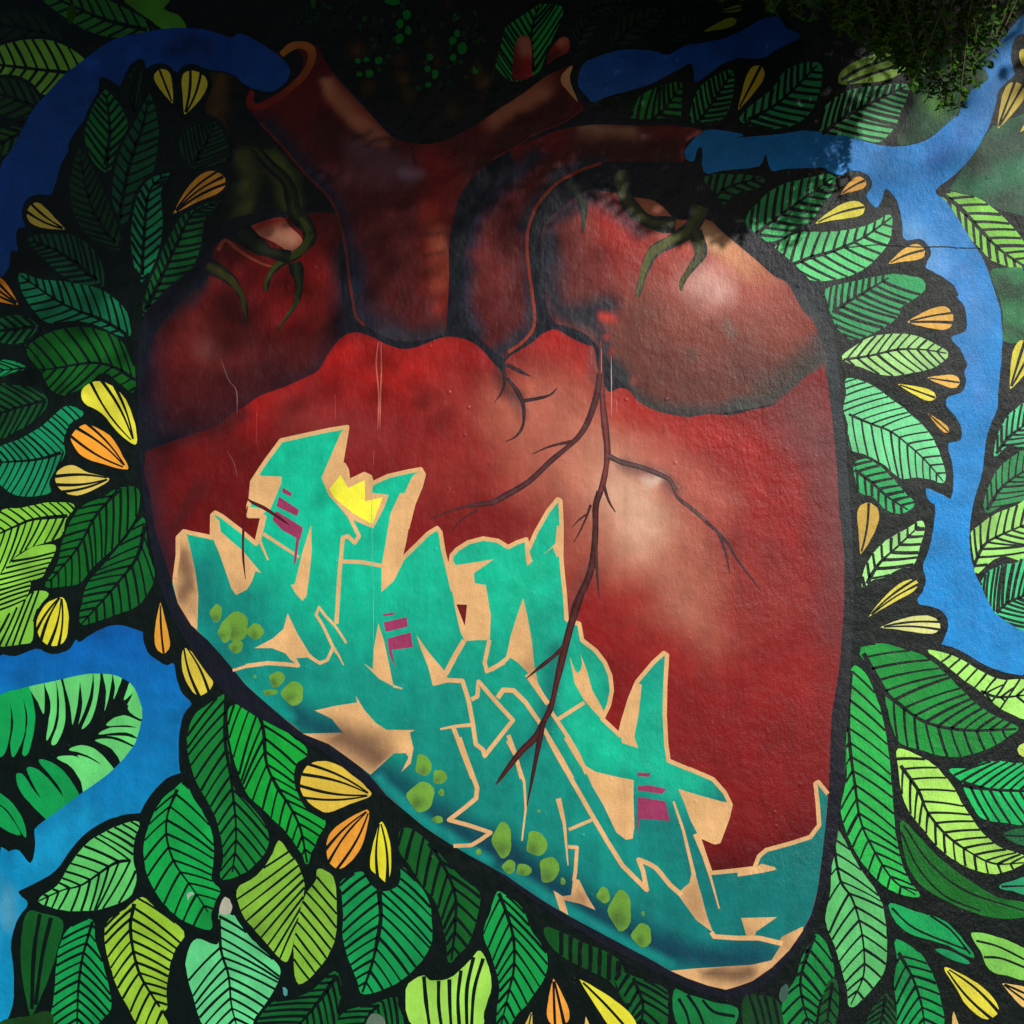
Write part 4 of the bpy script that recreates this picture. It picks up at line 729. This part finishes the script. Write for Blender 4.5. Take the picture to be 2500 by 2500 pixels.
tan('33', '-450,1570 -300,1557 -50,1540 100,1530 230,1500 290,1400 270,1380 300,1340 442,1272 440,1300 350,1430 230,1550 100,1640 0,1675 -80,1697 -200,1670 -340,1620', [(.9, 40, '-200,1580 -60,1590 60,1570'), (.5, 50, '300,1370')])
tan('33', '118,885 160,850 250,872 262,890 170,910 0,938 0,900')
stroke('tan_line', [(x, y) for x, y in UP], 10.5, TANC, lett)
for rc, s, w0, w1 in (('21', '0,1175 150,1155 290,1165 355,1172 320,1110 420,1105 500,1155 550,1135 590,1050 520,900 475,830 495,780 540,840 600,900 680,1020', 28, 16), ('21', '590,1050 625,1100 660,1168', 22, 8), ('21', '612,890 632,560 655,312 690,300 735,345 765,300 700,170 640,90 560,-20', 28, 24), ('21', '640,470 780,475 915,500', 26, 26),
                      ('21', '120,285 250,370 360,440', 24, 18), ('21', '130,160 95,330 152,462', 28, 12), ('21', '1472,1002 1420,1090 1345,1232', 36, 36), ('21', '1260,1295 1360,1270 1460,1275 1500,1400 1530,1560 1550,1700 1600,1740 1610,1780 1800,1540 1690,1420 1570,1280 1560,1380 1520,1400', 30, 28),
                      ('22', '40,1390 80,1335 150,1340 230,1420 320,1550 460,1780 545,1932', 34, 26), ('21', '1310,1600 1400,1582 1530,1570', 12, 26), ('21', '1400,1590 1460,1750 1530,1932', 30, 30), ('31', '1438,0 1490,150 1560,340 1552,410 1480,470 1370,555 1500,590 1650,640 1580,690 1520,725 1400,730', 32, 26),
                      ('21', '1770,1640 1810,1750 1860,1932', 28, 28), ('32', '110,20 160,120 220,300 230,480 205,695', 28, 10), ('21', '995,1310 1055,1327', 18, 8), ('22', '0,1200 60,1160 110,1120', 28, 28), ('21', '1642,1000 1610,1150 1625,1210 1740,1150', 28, 28), ('22', '240,1230 310,1330 380,1430', 36, 34),
                      ('22', '625,1420 450,1532', 26, 26), ('22', '400,1480 520,1660 590,1780 640,1900', 26, 26), ('32', '500,0 570,120 622,200', 28, 28), ('32', '380,0 450,130 560,320 680,530 780,700 880,860 1045,1025 1020,900 990,822 1060,850 1110,880 1200,990 1280,1062', 30, 32), ('32', '1225,430 1290,620 1350,870 1362,925', 14, 30),
                      ('32', '1370,650 1430,800 1480,960 1532,1152', 30, 10), ('32', '1480,1310 1500,1340 1650,1350 1800,1350 1960,1388', 30, 34), ('32', '450,410 490,580 515,860', 38, 8), ('32', '520,620 685,550', 22, 22), ('32', '515,735 575,740 565,900 555,965', 24, 26), ('11', '850,1600 845,1670', 18, 12), ('20', '1570,1205 1700,1165 1800,1158 1932,1160', 18, 24)):
    stroke('tan_line', T(rc, s), w0 * TS, TANC, lett, w1 * TS)
fill('crown', T('11', '640,1545 692,1632 802,1580 806,1722 922,1695 900,1760 855,1877 720,1800 600,1700 565,1640'), (252, 246, 66), lett)
for rc, s in (('11', '250,1630 312,1668 306,1692 245,1660'), ('11', '225,1690 362,1780 347,1822 210,1755'), ('21', '180,190 205,128 388,242 372,312 362,330 338,480 322,490 342,312 250,260'), ('21', '930,825 1005,813 990,834 925,838'), ('21', '930,880 1085,845 1092,910 945,945'), ('21', '955,990 1112,948 1127,1050 985,1065 1012,1195 968,1090'),
              ('32', '985,235 1072,240 1060,264 985,258'), ('32', '985,325 1060,320 1177,347 1150,380 985,355'), ('32', '985,400 1170,430 1202,562 1000,545 980,665')):
    fill('purple_mark', wob(T(rc, s), .4), (156, 54, 98), lett)
for rc, x, y, a_, b_ in (('20', 1460, 820, 40, 55), ('20', 1590, 910, 92, 90), ('20', 1520, 950, 45, 60), ('20', 1725, 945, 50, 48), ('20', 1595, 1045, 48, 40), ('21', 65, 942, 55, 48), ('21', 210, 1265, 50, 55), ('21', 322, 1360, 75, 72), ('21', 165, 1352, 48, 22), ('31', 1195, 185, 52, 80), ('31', 1305, 265, 46, 55), ('31', 1185, 400, 92, 92),
                         ('31', 1320, 370, 20, 22), ('31', 1295, 552, 38, 22), ('31', 1570, 770, 18, 20), ('32', 75, 690, 66, 108), ('32', 300, 712, 68, 92), ('32', 120, 870, 45, 42), ('32', 215, 890, 50, 45), ('32', 385, 890, 64, 98), ('32', 480, 967, 16, 28), ('32', 755, 1060, 45, 50), ('32', 870, 1165, 78, 122), ('32', 1015, 1330, 68, 72), ('32', 1020, 1185, 12, 15), ('32', 320, 495, 12, 10), ('20', 1720, 1245, 10, 12)):
    P = ell(rc, x, y, a_, b_, 18, .16); c_ = T(rc, [(x - a_ * .3, y + b_ * .5)])
    airbrush('green_spot', P, spray((108, 160, 58), [((70, 100, 50), .8, max(a_, b_) * TS * .9, c_)], .06), 7, lett)

# ---------------------------------------------------------------- coronary veins over heart and letters
def vein(rc, s, w, c=(92, 40, 44), e=(58, 28, 38)):
    P = smooth(T(rc, s), False, 5); w = [q * TS * .8 for q in w]; c = shade(c, .82); e = shade(e, .82)
    o = strips('coronary_vein', [(P, [q * 1.15 for q in w], 0, e)], H)
    strips('vein_light', [([(x + w[0] * .06, y) for x, y in P], [q * .55 for q in w], 0, c)], o)
vein('12', '735,640 738,850 748,1050 765,1220 780,1380 770,1500 745,1620 712,1710', [20, 46, 52, 50, 46, 44], (150, 66, 60), (84, 44, 50))
vein('22', '730,0 702,100 700,250 690,400 660,560 590,720 540,880 500,1030 470,1150 440,1280 400,1450 350,1550 300,1650 190,1760 60,1932 30,1975', [46, 40, 44, 52, 54, 56, 48, 46, 50, 34, 6], (98, 38, 36), (62, 26, 32))
vein('22', '350,1545 315,1720 290,1850 265,1980 240,2115', [40, 40, 34, 20, 5], (86, 32, 34), (50, 26, 38))
vein('22', '500,1030 430,1100 330,1180 235,1258', [34, 30, 24, 8], (96, 36, 34), (64, 26, 30))
vein('22', '668,90 640,170 600,260 553,345', [18, 16, 12, 4]); vein('22', '645,150 590,190 543,242', [14, 12, 4]); vein('22', '705,250 708,500 728,725', [14, 22, 4], (96, 60, 60), (70, 48, 54))
vein('12', '755,1610 790,1720 835,1795', [26, 18, 5]); vein('12', '730,860 710,1000 660,1160 600,1270 520,1350 400,1450 250,1590 100,1680 0,1730 -150,1752 -300,1795 -405,1840', [40, 46, 46, 40, 40, 42, 44, 36, 16, 5], (104, 48, 50), (66, 36, 46))
vein('12', '545,1318 400,1350 278,1402', [30, 18, 5]); vein('11', '1560,1780 1450,1850 1390,1925', [18, 12, 4])
vein('12', '85,840 88,930 62,1000 18,1058', [24, 20, 14, 4], (60, 34, 44), (44, 30, 42)); vein('12', '105,890 180,990 215,1080 215,1200 170,1280 93,1322', [20, 34, 28, 22, 14, 4], (70, 40, 50), (48, 32, 46)); vein('12', '215,1045 330,1025 400,1002 442,958', [26, 24, 18, 5], (64, 40, 46), (46, 32, 44)); vein('12', '100,800 180,840 262,880', [26, 26, 6], (70, 34, 42), (56, 34, 44))
vein('12', '785,1415 880,1460 1000,1490 1130,1540 1210,1590 1250,1690 1340,1765 1440,1850 1560,1960', [34, 40, 36, 30, 26, 26, 22, 18], (120, 84, 78), (84, 60, 66))
vein('22', '1440,200 1520,270 1600,360 1650,450 1740,570 1815,670', [20, 20, 16, 12, 4], (90, 54, 62), (74, 48, 60)); vein('22', '1530,280 1580,420 1606,555', [18, 14, 4], (90, 54, 62), (74, 48, 60))
vein('20', '1660,40 1700,72 1780,110 1880,175 1950,225', [10, 20, 26, 22, 5], (104, 22, 34), (82, 14, 26)); vein('20', '1672,100 1645,220 1640,420 1656,590', [6, 18, 18, 4], (110, 22, 34), (84, 14, 24))
# drips, scratches and worn-off paint
def scratch(rc, s, w, c): strips('paint_scratch', [(smooth(T(rc, s), False, 5), [w * TS * .3, w * TS, w * TS * .8, w * TS, w * TS * .2], 0, c)], wall)
for rc, s, w, c in (('11', '893,650 880,800 897,1000 890,1240', 12, (206, 104, 92)), ('11', '912,650 915,850 908,1030 905,1240', 9, (206, 112, 100)), ('11', '603,1000 606,1170', 9, (188, 84, 78)), ('11', '75,1120 72,1330', 8, (176, 70, 66)), ('11', '862,1380 862,1480', 8, (190, 96, 88)), ('10', '1490,760 1540,900 1595,980 1600,1130', 7, (120, 84, 86)),
                    ('12', '742,700 740,850', 8, (170, 172, 176)), ('12', '806,740 808,1000 806,1150', 7, (180, 150, 150)), ('12', '840,1040 845,1130', 6, (206, 150, 140)), ('12', '350,820 385,960', 7, (222, 110, 84)), ('21', '850,0 852,330 860,700 862,1150', 6, (70, 206, 172)), ('10', '1530,1380 1580,1470 1600,1560', 8, (120, 60, 62))):
    scratch(rc, s, w, c)
strips('wall_crack', [(wob(smooth(T('03', '700,1672 850,1655 1000,1650 1120,1658 1250,1665 1400,1662 1520,1672 1640,1670'), False, 6), .9), 2.2, 1.6, (8, 22, 40))], wall)
for rc, s, c in (('30', '1520,1070 1560,1110 1562,1170 1530,1190 1480,1185 1490,1120', (176, 176, 160)), ('30', '1258,1060 1290,1038 1310,1055 1285,1070 1270,1098', (150, 180, 160)), ('31', '250,1680 275,1690 285,1730 260,1740', (70, 150, 150)), ('31', '830,1880 880,1860 930,1890 940,1950 820,1950', (92, 112, 96)), ('33', '290,1690 330,1660 345,1720 310,1790 280,1750', (60, 92, 82))):
    fill('worn_patch', wob(smooth(T(rc, s), True, 3), 1.2), c)

# ---------------------------------------------------------------- pavement in front of the wall, and the tree whose shade falls on it
pm, nt, nodes, links = new_mat('pavement_concrete')
tc = nodes.new('ShaderNodeTexCoord'); b = nodes['Principled BSDF']; b.inputs['Roughness'].default_value = .9
f = noise(nt, tc.outputs['Object'], 6, 6, .7)
links.new(mix_col(nt, f, (.10, .10, .095, 1), (.20, .19, .175, 1)), b.inputs['Base Color'])
me = bpy.data.meshes.new('pavement'); me.from_pydata([(-30, -40, 0), (30, -40, 0), (30, 10, 0), (-30, 10, 0)], [], [(0, 1, 2, 3)]); me.materials.append(pm)
g = bpy.data.objects.new('pavement', me); col.objects.link(g); g['kind'] = 'structure'; g.location.z = -.004

lm, nt, nodes, links = new_mat('leaf_green'); b = nodes['Principled BSDF']; b.inputs['Roughness'].default_value = .75; b.inputs['Specular IOR Level'].default_value = .15
geo = nodes.new('ShaderNodeNewGeometry')
links.new(mix_col(nt, geo.outputs['Random Per Island'], (.012, .055, .004, 1), (.05, .15, .006, 1)), b.inputs['Base Color'])
bm_, nt, nodes, links = new_mat('bark_brown'); b = nodes['Principled BSDF']; b.inputs['Roughness'].default_value = .9
geo = nodes.new('ShaderNodeNewGeometry')
links.new(mix_col(nt, noise(nt, geo.outputs['Position'], 40, 5, .7), (.035, .025, .016, 1), (.12, .09, .06, 1)), b.inputs['Base Color'])

def tube(V, F, pts, r0, r1, n=6):
    P = [Vector(p) for p in pts]; m = len(P); b0 = len(V)
    for i, p in enumerate(P):
        d = (P[min(i + 1, m - 1)] - P[max(i - 1, 0)]).normalized(); u = d.orthogonal().normalized(); v = d.cross(u); r = r0 + (r1 - r0) * i / (m - 1)
        for k in range(n):
            a = 2 * math.pi * k / n; V.append(tuple(p + u * r * math.cos(a) + v * r * math.sin(a)))
        if i:
            for k in range(n): F.append((b0 + (i - 1) * n + k, b0 + (i - 1) * n + (k + 1) % n, b0 + i * n + (k + 1) % n, b0 + i * n + k))
def add_leaf(V, F, p, d, L, W):
    d = d.normalized(); u = d.cross(Vector((random.gauss(0, 1), random.gauss(0, 1), random.gauss(0, 1)))).normalized(); nrm = d.cross(u); b0 = len(V); dr = nrm * L * random.uniform(-.15, .15)
    for q in (p, p + d * L * .35 + u * W * .5, p + d * L * .75 + u * W * .32 + dr, p + d * L + dr * 1.4, p + d * L * .75 - u * W * .32 + dr, p + d * L * .35 - u * W * .5): V.append(tuple(q))
    m = len(V); V.append(tuple(p + d * L * .5 - nrm * W * .10)); F.extend([(b0 + i, b0 + (i + 1) % 6, m) for i in range(6)])
def mesh_obj(name, V, F, mat, parent, kind=None):
    me = bpy.data.meshes.new(name); me.from_pydata(V, [], F); me.materials.append(mat); o = bpy.data.objects.new(name, me); col.objects.link(o); o.parent = parent
    if kind: o['kind'] = kind
    return o

# the street tree: trunk far to the right, crown above and behind the viewer
tree = bpy.data.objects.new('street_tree', None); col.objects.link(tree); tree.location = (0, 0, 0)
tag(tree, 'leafy street tree leaning over from the right, its twigs hanging before the mural', 'tree')
tv, tf = [], []; tube(tv, tf, [(6.2, -3.3, -.05), (6.15, -3.25, 1.5), (6.0, -3.1, 3.0), (5.75, -3.0, 4.6), (5.5, -3.0, 6.6)], .24, .11, 12)
mesh_obj('trunk', tv, tf, bm_, tree)
FORK = Vector((5.5, -3.0, 6.5)); off = Vector((S.x / -S.y, -1, S.z / -S.y))
def yb(x): return np.interp(x, [-600, 0, 600, 1000, 1400, 1700, 2000, 2300, 2600], YB)
YB = [980, 940, 860, 740, 470, 240, 230, 240, 140]
lv, lf, bv, bf = [], [], [], []; n_cl = 0
while n_cl < 330:
    px = random.uniform(-500, 2700); py = random.uniform(-420, 900); e = yb(px)
    if random.random() > max(0, min(1, (e - py) / 420)): continue
    d = random.uniform(2.8, 4.2); c = Vector(((px - 1250) * K, 0, ZC + (1250 - py) * K)) + off * d; n_cl += 1
    m = FORK.lerp(c, .5) + Vector((0, 0, .25)); tube(bv, bf, [FORK, m, c], .012, .003, 4)
    for k in range(48):
        p = c + Vector((random.gauss(0, .22), random.gauss(0, .2), random.gauss(0, .18)))
        add_leaf(lv, lf, p, Vector((random.gauss(0, 1), random.gauss(0, 1), random.gauss(-.4, .7))), random.uniform(.05, .085), random.uniform(.03, .045))
# denser boughs just above the picture, close to the wall: they keep the sky's light off its top
n_cl = 0
while n_cl < 170:
    px = random.uniform(-600, 2600); py = random.uniform(-700, 500); d = random.uniform(.5, 1.7)
    if py > yb(px) - 150: continue
    c = Vector(((px - 1250) * K, 0, ZC + (1250 - py) * K)) + off * d
    if c.z < ZC + 1250 * K * (1 - d / DIST) + .2: continue
    n_cl += 1; m = FORK.lerp(c, .6) + Vector((0, 0, .5)); tube(bv, bf, [FORK, m, c], .012, .003, 4)
    for k in range(46):
        add_leaf(lv, lf, c + Vector((random.gauss(0, .16), random.gauss(0, .14), abs(random.gauss(0, .16)) - .1)), Vector((random.gauss(0, 1), random.gauss(0, 1), random.gauss(-.4, .7))), random.uniform(.04, .08), random.uniform(.025, .042))
# twigs that hang before the wall at the top right: a near fringe that dips into view, a farther one just above it
BO = [FORK, Vector((4.0, -1.9, 5.3)), Vector((2.6, -1.1, 4.4)), Vector((1.6, -.8, 3.95)), Vector((.8, -.75, 3.9)), Vector((-.1, -.75, 3.88))]
tube(bv, bf, BO, .08, .012, 7)
def twig(end, L, n, l0, l1):
    top = end + Vector((random.uniform(-.22, .22), random.uniform(-.12, .04), L)); mid_ = top.lerp(end, .5) + Vector((random.uniform(-.05, .05), random.uniform(-.03, .03), 0))
    tube(bv, bf, [min((BO[q].lerp(BO[q + 1], r) for q in range(5) for r in (0, .25, .5, .75, 1)), key=lambda z: (z - top).length), top, mid_, end], .006, .0015, 4)
    for k in range(n):
        t = (k / (n - 1)) ** .8; p = top.lerp(mid_, t * 2) if t < .5 else mid_.lerp(end, t * 2 - 1)
        for s in (-1, 1): add_leaf(lv, lf, p, Vector((s * random.uniform(.3, 1), random.uniform(-.7, .7), random.uniform(-1, .3))), random.uniform(l0, l1), random.uniform(l0, l1) * .48)
for i in range(100):
    ax = random.uniform(2040, 2450) if i < 66 else random.uniform(1640, 2200); ay = np.interp(ax, [1640, 1800, 2000, 2100, 2200, 2280, 2340, 2400, 2440], [-40, 10, 60, 110, 180, 260, 285, 190, 60]) - abs(random.gauss(0, 60)); d = random.uniform(.36, .5); k_ = K * (1 - d / DIST)
    twig(Vector(((ax - 1250) * k_, -d, ZC + (1250 - ay) * k_)), random.uniform(.3, .55), 40, .013, .027)
for i in range(135):
    sx = random.triangular(1050, 2110, 1680); sy = np.interp(sx, [1000, 1300, 1450, 1560, 1700, 1850, 1960, 2050], [330, 420, 490, 565, 600, 570, 480, 350]) - abs(random.gauss(0, 95)); d = random.uniform(.82, 1.1)
    twig(Vector(((sx - 1250) * K, 0, ZC + (1250 - sy) * K)) + off * d, random.uniform(.35, .6), random.choice((14, 22, 26)), .025, .065)
mesh_obj('limbs', bv, bf, bm_, tree); mesh_obj('foliage', lv, lf, lm, tree, 'stuff')
